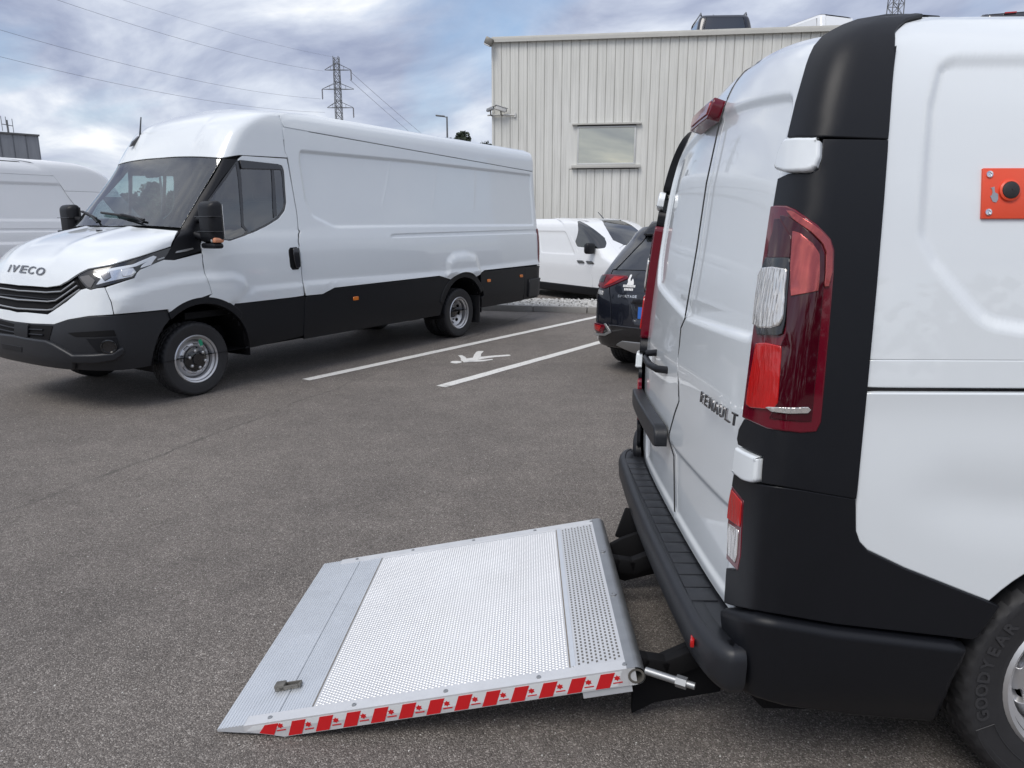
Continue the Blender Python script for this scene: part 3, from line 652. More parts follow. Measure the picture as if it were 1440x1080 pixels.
# side panels
rg = [(1190 + x / 1.928, 20 + y / 1.928) for x, y in [(482, 103), (300, 105), (262, 118), (238, 145), (212, 250), (187, 590), (192, 615), (222, 680), (330, 808), (360, 838), (395, 857), (482, 872)]]
RG = VAN.pts(rg); zt, zb = RG[0][1], RG[-1][1]; xe = 3.3; RGP = RG + [VAN.side(xe, zb), VAN.side(xe, zt)]
RGP = rounded(RGP, .03, 4)
def side_disp(q): return -.012 * (1 - sstep(-.032, 0.0, sdf(RGP, q)))
ex = [tuple(x) for x in np.concatenate([np.array(dense(inset_poly(RGP, g), .016)) for g in (-.008, .0, .008, .016, .024, .032, .040)])]
xf = 4.6; ztop = 1.998
s_ = lambda x, z: ('s', x, z)
UP = [('p', VAN.px(1259.5, 45)[0] - .09, 2.0), ('p', VAN.px(1259.5, 45)[0] - .03, 1.992), (1259.5, 45), (1257.5, 75), ('p', VAN.side(.853, 1.9)[0], 1.90), (1254, 120), (1248.5, 198), (1242.5, 280), (1232.5, 400), (1223, 505), s_(1.3, VAN.px(1290, 505.5)[1] - .0), s_(xf, VAN.px(1290, 505.5)[1]), ('p', VAN.side(xf, 1.5)[0], 1.998)]
patch(VAN, van, 'side_panel', paint, UP, h=.045, off=.0, r=.004, mirror=1, disp=side_disp, extra=ex, gap=.001, hb=.03)
tb, tb2, tc_ = VAN.px(1290, 508)[1], VAN.px(1290, 543.5)[1], VAN.px(1290, 553.5)[1]
patch(VAN, van, 'rail_cover', paint, [(1222, 508), (1218.5, 543), s_(xf, tb2), s_(xf, tb)], h=.04, off=0, r=.004, mirror=1)
patch(VAN, van, 'door_rail', gloss_black, [(1218.5, 545.5), (1217, 552), s_(xf, tc_ + .004), s_(xf, tb2 - .004)], h=.04, off=-.008, r=.002, mirror=1)
LOW = [(1216, 554), (1203.5, 745), (1208.5, 760), (1220, 772), (1272, 797)]
archp = [s_(ARX + ARR * math.cos(a), ARZ + ARR * math.sin(a)) for a in np.linspace(R(142), R(12), 26)]
LOWP = VAN.pts(LOW + archp + [s_(xf, .43), s_(xf, tc_)])
# stamped lower skin: gentle swelling towards the sill
SW = VAN.pts([(1262, 700), (1285, 738), (1330, 762), (1400, 778), s_(1.5, .72), s_(3.4, .72), s_(3.4, .95), s_(1.4, .95), (1330, 640)])
def low_disp(q): return -.014 * (1 - sstep(-.16, .02, sdf(SW, q))) + .006 * sstep(-.05, 0, -np.abs(q[:, 1] - tc_)) 
patch(VAN, van, 'lower_side_panel', paint, np.array(inset_poly(LOWP, .001)), h=.035, off=0, r=.005, mirror=1, disp=low_disp)
FR = [s_(xf, .43), s_(xf, 1.5), ('p', VAN.side(xf, 1.5)[0], 1.998), ('p', VAN.S[-1] - .001, 1.998), ('p', VAN.S[-1] - .001, .43)]
patch(VAN, van, 'front_body', paint, FR, h=.08, off=0, mirror=1, gap=.003)
SILL = [s_(ARX + ARR, .43), s_(xf, .43), ('p', VAN.S[-1] - .001, .43), ('p', VAN.S[-1] - .001, .27), s_(ARX + ARR - .02, .27)]
patch(VAN, van, 'sill', plastic, SILL, h=.08, off=.004, mirror=1, gap=.002)
for dy, nm in ((0, 'window_glass'),):
    patch(VAN, van, nm, dark_glass, [s_(3.45, 1.28), s_(4.45, 1.28), s_(4.2, 1.78), s_(3.45, 1.78)], h=.05, off=.004, mirror=1, rnd=.06)
# arch lining + wheels
arch_liner(van, ARX, ARZ, ARR + .015, .945, .60)
RW = .338
for x in (ARX, 4.55):
    for sd_ in (-1, 1):
        wh = wheel(van, (x, .84 * sd_, RW), RW, .215, .212, 'plain', sd_)
        if x == ARX and sd_ == -1:
            for k, ch in enumerate('GOODYEAR'):
                a = R(197 - k * 7.4); rad = .283
                mt = Matrix.Translation((rad * math.cos(a), -.1078, rad * math.sin(a))) @ Matrix.Rotation(-(a - math.pi / 2), 4, 'Y') @ Matrix.Rotation(math.pi / 2, 4, 'X')
                text_obj('tyre_letter', ch, .044, rubber_text, wh, mt, .0012, .0012)
            for a0, a1 in ((204, 262),):
                pts = [(.263 * math.cos(R(a)), -.1078, .263 * math.sin(R(a))) for a in np.linspace(a0, a1, 14)] + [(.312 * math.cos(R(a)), -.1078, .312 * math.sin(R(a))) for a in np.linspace(a1, a0, 14)]
                tube('tyre_marking', pts + [pts[0]], .0009, rubber_text, wh, 4, False)
# doors
DOFF = -.026
seam_px = [(1000, 177), (983, 257), (970, 347), (953, 448), (948, 460), (944, 508), (945, 563.5), (939.5, 580), (932, 609), (932, 621), (938, 641), (939, 720)]
SEAM = VAN.pts(seam_px); print('seam', [tuple(round(x, 3) for x in p) for p in SEAM])
s_mid = SEAM[0][0]; tdb = .43
SEAM = [(s_mid, 2.018)] + SEAM + [(SEAM[-1][0], tdb)]
EDGE = VAN.pts([(1136, 92), (1121, 145), (1109, 193.5), (1101.5, 218), (1096.5, 250), (1089.5, 291), (1068, 437.4), (1049, 585.4), (1041, 604), (1038.5, 620), (1036.5, 664), (1030, 686), (1021.5, 785), (1018, 845)])
EDGE = [(sC - .005, 1.93), (sC + .03, 1.962), (sC + .05, 2.018)][::-1] + EDGE + [(EDGE[-1][0] - .0, tdb)]
LE = [(-s - .028, t) for s, t in EDGE]; EDGE = [(s + .012, t) for s, t in EDGE]
# stamped recess across both doors
recs = [SEAM[1]] + VAN.pts([(1111, 118), (1118, 128), (1104, 200), (1062, 440), (1046, 453)]) + [VAN.px(953, 450)]
RECR = [(SEAM[1][0], VAN.px(997, 176)[1])] + VAN.pts([(1111, 119)]) ; RECR = [(SEAM[0][0], RECR[0][1]), (RECR[1][0], RECR[0][1] - .0), ]
b0 = VAN.px(953, 449)[1]; tR = VAN.px(1080, 128)[1]; t0 = VAN.px(997, 177)[1]
sE = VAN.px(1108, 125)[0]; sE2 = VAN.px(1052, 448)[0]
BOTH = [(-sE, tR), (s_mid, max(t0, tR + .02)), (sE, tR), (sE2, b0 + .01), (s_mid - .03, b0 - .0), (-sE2 + .08, b0 + .09), (-sE2 - .01, b0 + .22)]
BOTH = rounded(BOTH, .06, 5)
PLT = VAN.pts([(939, 628), (1016, 712), (1010, 800)], False); PLP = rounded([(-PLT[1][0] * .9, .62), (-PLT[1][0] * .9, PLT[1][1] - .02), (s_mid - .05, PLT[0][1]), (PLT[0][0] + .02, PLT[0][1]), (PLT[1][0], PLT[1][1]), (PLT[1][0], .46), (-PLT[1][0] * .9, .46)], .03, 4)
def door_disp(q):
    d = -.014 * (1 - sstep(-.03, .0, sdf(BOTH, q))) - .010 * (1 - sstep(-.025, 0, sdf(PLP, q)))
    return d + .004 * np.exp(-((q[:, 1] - 1.02) / .05) ** 2) * (np.abs(q[:, 0]) < .7)
dex = [tuple(x) for x in np.concatenate([np.array(dense(inset_poly(pp, g), .016)) for pp in (BOTH, PLP) for g in (-.008, 0, .007, .014, .021, .030)])]
patch(VAN, van, 'rear_door', paint, np.array(inset_poly(EDGE + SEAM[::-1], .0045)), h=.03, off=DOFF, r=.0018, depth=.005, disp=door_disp, extra=dex, hb=.02)
LD = patch(VAN, van, 'rear_door', paint, np.array(inset_poly(SEAM + LE[::-1], .0045)), h=.03, off=DOFF, r=.0018, depth=.005, disp=door_disp, extra=dex, hb=.02)[0]
sl_ = dense(SEAM[:-1], .03, False); P_, N_ = VAN.ev(np.array(sl_)); tube('door_seal', [Vector(p + n * (DOFF + .0005)) for p, n in zip(P_, N_)], .0028, rubber, van, 6)
ros = [(VAN.side(.868, 1.998)[0], 2.0), (VAN.S[-1] - .001, 2.008), (VAN.S[-1] - .001, VAN.T[-1]), (0, VAN.T[-1]), (0, 2.018), (sC + .05, 2.018), (sC + .05, 2.008)]
patch(VAN, van, 'roof_edge', paint, np.array(ros), h=.06, off=0, r=.002, mirror=1)
roof_cap(VAN, van, paint)
shell(VAN, van, 'body_shell', dark, .055, holes=[arch_hole(VAN, ARX, ARZ, ARR - .01), arch_hole(VAN, 4.55, ARZ, ARR)], tmax=1.95)
# emblem letters, brake lamp, handle, plate lamp bar, bumper step
def on_skin(sk, st, off=0.0):
    p, n = [q[0] for q in sk.ev([st])]; return Vector(p + n * off), Vector(n)
def skin_frame(sk, st, off, xdir, zdir=Vector((0, 0, 1))):
    p, n = on_skin(sk, st, off); x = (xdir - n * xdir.dot(n)).normalized(); y = n.cross(x); return Matrix((( x.x, y.x, n.x, p.x), (x.y, y.y, n.y, p.y), (x.z, y.z, n.z, p.z), (0, 0, 0, 1)))
a, b_ = VAN.px(987, 561), VAN.px(1041, 590); LW = abs(a[0] - b_[0]); print('emblem', a, b_, LW)
for k, ch in enumerate('RENAULT'):
    f = (k + .5) / 7; st = (a[0] + (b_[0] - a[0]) * f, (a[1] + b_[1]) / 2 + .0)
    text_obj('emblem_letter', ch, .048, chrome_d, van, skin_frame(VAN, st, .006, Vector((0, -1, 0))), .0025, .0002, width=LW / 7 * .74)
bl = [VAN.px(*p) for p in ((974, 183), (1003, 143))]; print('brake', bl)
st = [(s_mid - .36, t0 + .070), (s_mid - .02, t0 + .070), (s_mid - .03, t0 + .022), (s_mid - .32, t0 + .022)]
patch(VAN, van, 'high_brake_lamp', red_lens, np.array(st), h=.02, off=.016, r=.006, depth=.045)
patch(VAN, van, 'high_brake_lens', red_mirror, np.array([(s_mid - .34, t0 + .063), (s_mid - .035, t0 + .063), (s_mid - .04, t0 + .030), (s_mid - .31, t0 + .030)]), h=.02, off=.0205, r=.002, depth=.006)
pts = [on_skin(VAN, VAN.px(916, 495), -.03)[0], on_skin(VAN, VAN.px(914, 497), .010)[0], on_skin(VAN, VAN.px(913, 504), .016)[0], on_skin(VAN, VAN.px(919, 513), .018)[0], on_skin(VAN, VAN.px(928, 519), .012)[0], on_skin(VAN, VAN.px(930, 520), -.03)[0]]
bm = bmesh.new(); add_tube(bm, pts, .015, 10); o = bm_obj('door_handle', bm, plastic, van, 60)
kb = [VAN.px(897, 560), VAN.px(931, 622)]; print('bar', kb)
bar = [(kb[0][0] + .0, kb[0][1] + .04), (kb[1][0] - .03, kb[1][1] + .05), (kb[1][0] - .006, kb[1][1] + .03), (kb[1][0] - .006, kb[1][1] - .01), (kb[1][0] - .04, kb[1][1] - .015), (kb[0][0], kb[0][1] - .02)]
patch(VAN, van, 'plate_lamp_bar', plastic_s, np.array(bar), h=.02, off=.032, r=.010, depth=.05)
# orange switch plate
pc = VAN.px(1424, 271); mf = skin_frame(VAN, pc, -.012, Vector((1, 0, 0)))
sw = bpy.data.objects.new('lift_switch_plate', None); sw.empty_display_size = .05; link(sw, van); sw.matrix_basis = mf
prism('plate', [(-.064, -.0575), (.064, -.0575), (.064, .0575), (-.064, .0575)], -.002, .006, orange_pl, sw, bev=.002)
for sx in (-1, 1):
    for sy in (-1, 1):
        bm = bmesh.new(); add_lathe(bm, [(.008, .006), (.0075, .009), (.004, .0095), (.0035, .008), (.001, .008)], 14, Matrix.Translation((sx * .050, sy * .043, 0)) @ Matrix.Rotation(R(90), 4, 'X')); bm_obj('screw', bm, chrome, sw, 40)
pb = bmesh.new(); add_lathe(pb, [(.024, .005), (.024, .011), (.020, .013), (.019, .012)], 28, Matrix.Translation((-.004, .006, 0)) @ Matrix.Rotation(R(90), 4, 'X')); bm_obj('button_ring', pb, orange_pl, sw, 40)
pb = bmesh.new(); add_lathe(pb, [(.0195, .006), (.019, .014), (.013, .0165), (.001, .017)], 28, Matrix.Translation((-.004, .006, 0)) @ Matrix.Rotation(R(90), 4, 'X')); bm_obj('push_button', pb, rubber, sw, 40)
hand = [(-.047, .012), (-.038, .015), (-.0365, .002), (-.029, -.002), (-.029, -.014), (-.033, -.021), (-.041, -.019), (-.047, -.006), (-.044, -.005), (-.042, .001), (-.043, .010)]
prism('hand_symbol', hand, .0065, .0072, silver_tr, sw)
# rear bumper with step
def sweep(name, prof, y0, y1, xf_, m, parent, n=40, r_end=.12, sharp=35):
    """profile of (x,z) swept along y, pulled forward near the ends"""
    bm = bmesh.new(); rings = []
    for k in range(n + 1):
        y = y0 + (y1 - y0) * k / n; dx = xf_(y); rings.append([bm.verts.new((x + dx * wt, y, z)) for x, z, wt in prof])
    for q, s in zip(rings, rings[1:]):
        for i in range(len(prof) - 1): bm.faces.new((q[i], q[i + 1], s[i + 1], s[i]))
    bm.faces.new(rings[0]); bm.faces.new(rings[-1][::-1]); return bm_obj(name, bm, m, parent, sharp)
ZS = .425
def bumper_path(x0, ys, ax, ay, n=26):
    P_ = [(x0 + ax + .03, -ys + .004)] + [(x0 + ax - ax * math.sin(q), -ys + ay - ay * math.cos(q)) for q in np.linspace(0, math.pi / 2, 20)]; k = len(P_)
    P_ += [(x0 - .014 * (1 - (y / (ys - ay)) ** 2), y) for y in np.linspace(-(ys - ay), ys - ay, n)[1:-1]]
    return P_ + [(x, -y) for x, y in P_[:k][::-1]]
def sweep_path(name, path, prof, m, parent, sharp=35):
    bm = bmesh.new(); rings = []; P_ = [Vector(p) for p in path]
    for k, p in enumerate(P_):
        d = (P_[min(k + 1, len(P_) - 1)] - P_[max(k - 1, 0)]).normalized(); nrm_ = Vector((d.y, -d.x)); 
        if nrm_.dot(Vector((1.2, 0)) - p) < 0: nrm_ = -nrm_
        rings.append([bm.verts.new((p.x + nrm_.x * q, p.y + nrm_.y * q, z)) for q, z in prof])
    for q, s in zip(rings, rings[1:]):
        for i_ in range(len(prof) - 1): bm.faces.new((q[i_], q[i_ + 1], s[i_ + 1], s[i_]))
    return bm_obj(name, bm, m, parent, sharp)
BPATH = bumper_path(.452, .957, .085, .24)
sweep_path('rear_bumper', BPATH, [(.075, ZS - .004), (.070, ZS), (.036, ZS), (.032, ZS + .004), (.024, ZS + .004), (.012, ZS), (.004, ZS - .012), (.0, ZS - .03), (.004, ZS - .085), (.010, ZS - .105), (.024, ZS - .125), (.05, ZS - .135), (.075, ZS - .135)], plastic_s, van, 40)
prism('bumper_step_base', [(.500, -.74), (.53, -.87), (.75, -.90), (.75, .90), (.53, .87), (.500, .74)], ZS - .02, ZS - .0012, plastic_s, van)
def bx_(y): return .012 + .014 * (y / .82) ** 2 - .014
for k in range(17):
    y = -.68 + k * .085
    box('step_tread', (.5235, y + .0425, ZS + .0005), (.080, .079, .005), plastic_s, van, bev=.0018)
bx0 = .4415 + bx_(-.80)
box('bumper_reflector', (.464, -.80, ZS - .045), (.012, .075, .022), red_bright, van, Matrix.Rotation(R(-16), 3, 'Z'), .004)
bm = bmesh.new(); add_lathe(bm, [(.011, 0), (.011, -.004), (.008, -.004), (.008, -.001), (.001, -.001)], 18, Matrix.Translation((.446, -.25, ZS - .05)) @ Matrix.Rotation(R(-90), 4, 'Z')); bm_obj('parking_sensor', bm, grey_plastic, van, 30)

# ------------------------------------------------------------------ tail lift
PL_ROOT = Vector((-.30, -.165, 0))
lift = thing('tail_lift', 'aluminium tail lift platform lowered to the asphalt behind the van, red and white striped edge', 'tail lift', MT @ Matrix.Translation(PL_ROOT))
X0, X1, Y0, Y1, Z0, Z1 = -.925, .345, -.742, .412, .022, .252
PA = math.atan2(Z1 - Z0, X1 - X0); PLN = math.hypot(X1 - X0, Z1 - Z0)
PM = Matrix.Translation(Vector((X0, Y0, Z0)) - PL_ROOT) @ Matrix.Rotation(-PA, 4, 'Y')   # local: x from tip to hinge, y across, z up
WD = Y1 - Y0
def thick(x): return .008 + .050 * min(1, x / .20)
def pl_box(name, x0, x1, y0, y1, z0, z1, m, bev=.0): 
    bm = bmesh.new(); add_box(bm, Vector(((x0 + x1) / 2, (y0 + y1) / 2, (z0 + z1) / 2)), (x1 - x0, y1 - y0, z1 - z0), None, bev); return bm_obj(name, bm, m, lift, 40, PM)
def ridged(name, x0, x1, n, h_, m):
    bm = bmesh.new(); prof = []
    for k in range(n):
        a = x0 + (x1 - x0) * k / n; p = (x1 - x0) / n
        prof += [(a, 0), (a + p * .30, 0), (a + p * .42, h_), (a + p * .83, h_), (a + p * .95, 0)]
    prof.append((x1, 0)); lo = [(x1, -thick(x1) + .006), (x0, -thick(x0) + .001)]; pp = prof + lo
    A = [bm.verts.new((x, .006, z)) for x, z in pp]; B = [bm.verts.new((x, WD - .006, z)) for x, z in pp]; L_ = len(pp)
    for i in range(L_): bm.faces.new((A[i], A[(i + 1) % L_], B[(i + 1) % L_], B[i]))
    bm.faces.new(A); bm.faces.new(B[::-1]); return bm_obj(name, bm, m, lift, None, PM)
ridged('ramp_tip_profile', 0.0, .178, 17, .0022, alu_dull); ridged('ramp_profile', .1805, .282, 11, .0022, alu_dull)
pl_box('platform_deck', .2835, 1.085, .004, WD - .004, -.048, 0, deck_alu); pl_box('hinge_side_deck', 1.0865, 1.250, .004, WD - .004, -.048, .002, deck_alu)
pl_box('deck_joint_strip', 1.078, 1.092, .05, WD - .05, -.01, .0036, alu_dull)
for xx, ww in ((1.0745, .004), (1.0935, .003), (.2835, .003)): pl_box('joint_dirt', xx - ww / 2, xx + ww / 2, .05, WD - .05, -.004, .0012, mat('joint_grime', (.20, .18, .155), .8, var=.4, vscale=60) if 'joint_grime' not in MAT else MAT['joint_grime'])
def studs(name, x0, x1, y0, y1, px, py, lx, ly, h_, m, z):
    v = []; f = []; nx = int((x1 - x0) / px); ny = int((y1 - y0) / py)
    for i in range(nx):
        for j in range(ny):
            cx = x0 + (i + .5) * px; cy = y0 + (j + .5 + (.5 if i % 2 else 0)) * py
            if cy + ly > y1: continue
            k = len(v); a = .55
            v += [(cx - lx, cy - ly, z - .0004), (cx + lx, cy - ly, z - .0004), (cx + lx, cy + ly, z - .0004), (cx - lx, cy + ly, z - .0004), (cx - lx * a, cy - ly * a, z + h_), (cx + lx * a, cy - ly * a, z + h_), (cx + lx * a, cy + ly * a, z + h_), (cx - lx * a, cy + ly * a, z + h_)]
            f += [(k, k + 1, k + 5, k + 4), (k + 1, k + 2, k + 6, k + 5), (k + 2, k + 3, k + 7, k + 6), (k + 3, k, k + 4, k + 7), (k + 4, k + 5, k + 6, k + 7)]
    o = mesh_obj(name, v, f, m, lift, False); o.data.transform(PM); return tag(o, kind='stuff')
studs('deck_tread_ridges', .290, 1.076, .05, WD - .05, .0100, .0125, .0036, .0050, .0016, deck_alu, 0)
studs('tread_holes', 1.096, 1.235, .05, WD - .05, .0135, .0180, .0030, .0050, -.0004, caststeel, .0028)
# edge rails, tape, rivets
def wedge(name, y0, y1, m, ztop=.003, x0=.085, x1=1.262, low=.052):
    pts = [(x0, ztop), (x1, ztop), (x1, -low), (.20, -low), (x0, -.016)]
    o = prism(name, pts, y0, y1, m, lift, PM @ Matrix.Rotation(R(90), 4, 'X') @ Matrix.Diagonal((1, 1, -1, 1))); return o
wedge('side_rail', -.001, .044, alu); wedge('side_rail', WD - .044, WD + .001, alu)
tz = lambda x, k: (-.0035 + (-.049 + .0035) * k) if x > .2 else (-.0035 + (-.014 - .035 * max(0, (x - .085) / .115) + .0035) * k)
def tape_poly(name, xa, xb, sl, m, d):
    pts = [(xa + sl, tz(xa, 0)), (xb + sl, tz(xb, 0)), (xb, tz(xb, 1)), (xa, tz(xa, 1))]
    return prism(name, pts, d, d + .0006, m, lift, PM @ Matrix.Rotation(R(90), 4, 'X'))
tape_poly('reflective_tape', .092, 1.205, .018, white_tape, .0012)
NB = 13; pit = (1.20 - .105) / NB
red_ic = [(math.cos(a) * (1 if k % 2 else .62), math.sin(a) * (1 if k % 2 else .62)) for k, a in enumerate(np.linspace(0, 2 * math.pi, 13)[:-1])]
for k in range(NB):
    xa = .128 + k * pit
    tape_poly('tape_stripe', xa, xa + pit * .50, .022, red_tape, .0020)
    cx = xa + pit * .80; cz = -.022 if cx > .2 else -.013
    ip = [(cx + x * .0105, cz + y * .0095) for x, y in red_ic]; prism('tape_mark', ip, .0020, .0026, red_tape, lift, PM @ Matrix.Rotation(R(90), 4, 'X'))
    prism('tape_mark_line', [(cx - .014, cz - .0165), (cx + .014, cz - .0165), (cx + .014, cz - .013), (cx - .014, cz - .013)], .0020, .0026, red_tape, lift, PM @ Matrix.Rotation(R(90), 4, 'X'))
for yy in (.021, WD - .021):
    for xx in (.16, .42, .70, .98, 1.235):
        bm = bmesh.new(); add_lathe(bm, [(.0075, .003), (.0065, .006), (.001, .0068)], 12, Matrix.Translation((xx, yy, 0)) @ Matrix.Rotation(R(90), 4, 'X')); bm_obj('rivet', bm, galv, lift, 40, PM)
for yy in (.36, .72):
    bm = bmesh.new(); add_lathe(bm, [(.011, .004), (.010, .008), (.005, .0085), (.004, .006), (.001, .006)], 14, Matrix.Translation((1.252, yy + .08, 0)) @ Matrix.Rotation(R(90), 4, 'X')); bm_obj('bolt_head', bm, galv, lift, 40, PM)
bm = bmesh.new(); pr = [(1.238, .004), (1.262, .004)] + [(1.262 + .028 * math.sin(a), -.024 + .028 * math.cos(a)) for a in np.linspace(0, math.pi, 12)] + [(1.238, -.052)]
A = [bm.verts.new((x, -.002, z)) for x, z in pr]; B = [bm.verts.new((x, WD + .002, z)) for x, z in pr]
for i in range(len(pr) - 1): bm.faces.new((A[i], A[i + 1], B[i + 1], B[i]))
bm.faces.new((A[-1], A[0], B[0], B[-1])); bm_obj('hinge_edge_profile', bm, galv, lift, 50, PM)
bm = bmesh.new(); a_ = [(1.262 + .024 * math.cos(q), -.024 + .024 * math.sin(q)) for q in np.linspace(0, 2 * math.pi, 25)[:-1]]
for r0, yy in ((1, .06),):
    vs1 = [bm.verts.new((x, -.003, z)) for x, z in a_]; vs2 = [bm.verts.new((1.262 + (x - 1.262) * .72, -.003, -.024 + (z + .024) * .72)) for x, z in a_]; vs3 = [bm.verts.new((1.262 + (x - 1.262) * .70, .05, -.024 + (z + .024) * .70)) for x, z in a_]
    n = len(a_)
    for i in range(n): bm.faces.new((vs1[i], vs1[(i + 1) % n], vs2[(i + 1) % n], vs2[i])); bm.faces.new((vs2[i], vs2[(i + 1) % n], vs3[(i + 1) % n], vs3[i]))
    bm.faces.new(vs3)
bm_obj('tube_end', bm, caststeel, lift, 40, PM)
pl_box('end_gusset', 1.10, 1.245, .003, .012, -.075, -.053, alu_dull)
# latch
lz = bpy.data.objects.new('catch', None); link(lz, lift)
bm = bmesh.new(); add_box(bm, Vector((.143, .170, .012)), (.034, .030, .020), None, .003); add_box(bm, Vector((.172, .158, .010)), (.066, .006, .013), None, .002); add_box(bm, Vector((.182, .180, .010)), (.046, .005, .013), None, .002); add_box(bm, Vector((.208, .169, .010)), (.006, .026, .013), None, .002); bm_obj('hook', bm, caststeel, lz, 40, PM)
# arms under the bumper
for yy in (.10, .80):
    bm = bmesh.new(); pth = [(1.24, yy, -.03), (1.30, yy, -.055), (1.36, yy, -.075), (1.46, yy, -.05), (1.60, yy, .0)]
    for p_, q_ in zip(pth, pth[1:]):
        p_, q_ = Vector(p_), Vector(q_); d = q_ - p_; add_box(bm, (p_ + q_) / 2, (d.length + .02, .045, .06), Matrix.Rotation(-math.atan2(d.z, d.x), 3, 'Y'), .006)
    bm_obj('lift_arm', bm, gloss_black if False else dark, lift, 40, PM)
bm = bmesh.new(); cyl = [(1.30 + .17 * math.cos(a), -.03 + .17 * math.sin(a)) for a in np.linspace(R(200), R(340), 12)]
MTl = Matrix.Translation(-PL_ROOT)
box('cross_beam', tuple(Vector((.72, -.15, .24)) - PL_ROOT), (.12, 1.1, .12), dark, lift, bev=.01)
box('mud_flap', tuple(Vector((.50, .30, .25)) - PL_ROOT), (.20, .02, .14), dark, lift, Matrix.Rotation(R(18), 3, 'Y'), .008)
MTI = MT.inverted()
def tl(u, v, y):
    o = MTI @ CAMP; d = MTI.to_3x3() @ ray(u, v); return o + d * ((y - o.y) / d.y)
p0, p1 = tl(908, 943, -.735) - PL_ROOT, tl(974, 964, -.80) - PL_ROOT; dv = p1 - p0
tube('pivot_pin', [p0, p0 + dv * .8], .0110, galv, lift, 14); tube('pin_nut', [p0 + dv * .66, p0 + dv * .88], .0170, galv, lift, 6); tube('pin_tip', [p0 + dv * .88, p0 + dv * 1.05], .0100, galv, lift, 14)
prism('arm_plate', [(.33, .02), (.40, .06), (.60, .10), (.62, .24), (.50, .26), (.40, .21), (.33, .17)], -.012, .012, dark, lift, Matrix.Translation(-PL_ROOT) @ Matrix.Translation((0, -.62, 0)) @ Matrix.Rotation(R(90), 4, 'X'), .003)
prism('arm_plate', [(.33, .08), (.42, .05), (.60, .10), (.62, .24), (.50, .28), (.40, .24), (.33, .20)], -.012, .012, dark, lift, Matrix.Translation(-PL_ROOT) @ Matrix.Translation((0, .22, 0)) @ Matrix.Rotation(R(90), 4, 'X'), .003)
# ------------------------------------------------------------------ high roof van on the left
def frame(O, Fx, Fy):
    F = Vector((Fx, Fy, 0)).normalized(); L = Vector((-F.y, F.x, 0)); return Matrix(((F.x, L.x, 0, O[0]), (F.y, L.y, 0, O[1]), (0, 0, 1, O[2]), (0, 0, 0, 1)))
fa, fb = gpt(283, 556), gpt(646, 474); FI = (fa - fb); FI.z = 0; FI.normalize(); LI = Vector((-FI.y, FI.x, 0)); OI = fa - LI * .93; OI.z = 0
MI = frame(OI, FI.x, FI.y)
def hrow(zs, zA, xA, w_, a, m, xB=-6.42, rB=.12): return dict(t=zs, zs=zs, zA=zA, w=w_, xA=xA, a=a, m=m, xB=xB, rB=rB)
HROWS = [hrow(.37, .40, 1.03, .965, .46, 2.5), hrow(.50, .50, 1.07, .99, .46, 2.5), hrow(.65, .64, 1.075, 1.0, .46, 2.5), hrow(.80, .79, 1.055, 1.003, .45, 2.5), hrow(.93, .96, 1.02, 1.005, .44, 2.5), hrow(1.06, 1.12, .975, 1.005, .43, 2.6),
         hrow(1.18, 1.245, .905, 1.003, .42, 2.7), hrow(1.27, 1.335, .82, 1.0, .40, 2.8), hrow(1.34, 1.405, .71, .995, .37, 2.9), hrow(1.42, 1.48, .50, .988, .33, 3.1), hrow(1.475, 1.53, .275, .978, .27, 3.6), hrow(1.515, 1.572, .105, .968, .235, 4.2), hrow(1.56, 1.62, .06, .963, .23, 4.4),
         hrow(1.62, 1.68, .01, .957, .225, 4.5), hrow(2.15, 2.20, -.42, .905, .22, 4.6), hrow(2.22, 2.275, -.46, .90, .22, 4.6), hrow(2.36, 2.42, -.55, .89, .23, 4.6), hrow(2.48, 2.54, -.64, .882, .25, 4.6), hrow(2.58, 2.645, -.78, .872, .27, 4.4), hrow(2.645, 2.705, -.92, .855, .28, 4.2), hrow(2.69, 2.745, -1.08, .832, .28, 4.0, -6.41), hrow(2.715, 2.765, -1.30, .80, .28, 3.6, -6.39), hrow(2.73, 2.775, -1.6, .74, .28, 3.2, -6.34)]
HV = Skin(HROWS, MI, 1, dt=.014, ds=.06, nA=64)
hv = thing('high_roof_van', 'long high-roof white van with black lower cladding, grille and aerial, facing the viewer', 'van', MI)
za = lambda L: [(x / 4.5, 300 + y / 4.5) for x, y in L]
zb = lambda L: [(80 + x / 4, 130 + y / 4) for x, y in L]
zc = lambda L: [(210 + x / 4.152, 300 + y / 4.152) for x, y in L]
zd = lambda L: [(380 + x / 2.7, 140 + y / 2.7) for x, y in L]
ze = lambda L: [(560 + x / 6, 340 + y / 6) for x, y in L]
hs = lambda x, z: ('s', x, z)
cen = lambda v: ('p', 0.0, HV.px(36, v)[1])
def H(name, m, poly, **k): return patch(HV, hv, name, m, poly, **k)
G = .0045
# bonnet
HOODN = za([(1130, 112), (1083, 207), (900, 268), (700, 328), (560, 353), (510, 377), (470, 402), (430, 430), (380, 458), (300, 470)])
tH0 = HV.px(200, 321)[1]; t_wb = HV.px(251, 323)[1]
HOOD = [('p', 0.0, HV.px(165, 320)[1])] + HOODN + [('p', 0.0, HV.px(34, 402.5)[1])]
H('bonnet', paint, HOOD, sym=True, gap=G, r=.004, h=.035, off=.006, disp=lambda q: .012 * np.exp(-((np.abs(q[:, 0]) - .40) / .07) ** 2) * sstep(1.15, 1.3, q[:, 1]))
GRN = za([(300, 474), (382, 464), (432, 436), (470, 410), (505, 480), (400, 560), (330, 616), (300, 637), (160, 622)])
GR = [('p', 0.0, HV.px(34, 404)[1])] + GRN + [('p', 0.0, HV.px(34, 437.5)[1])]
H('grille', dark, GR, sym=True, gap=.002, r=.004, h=.04, off=-.022)
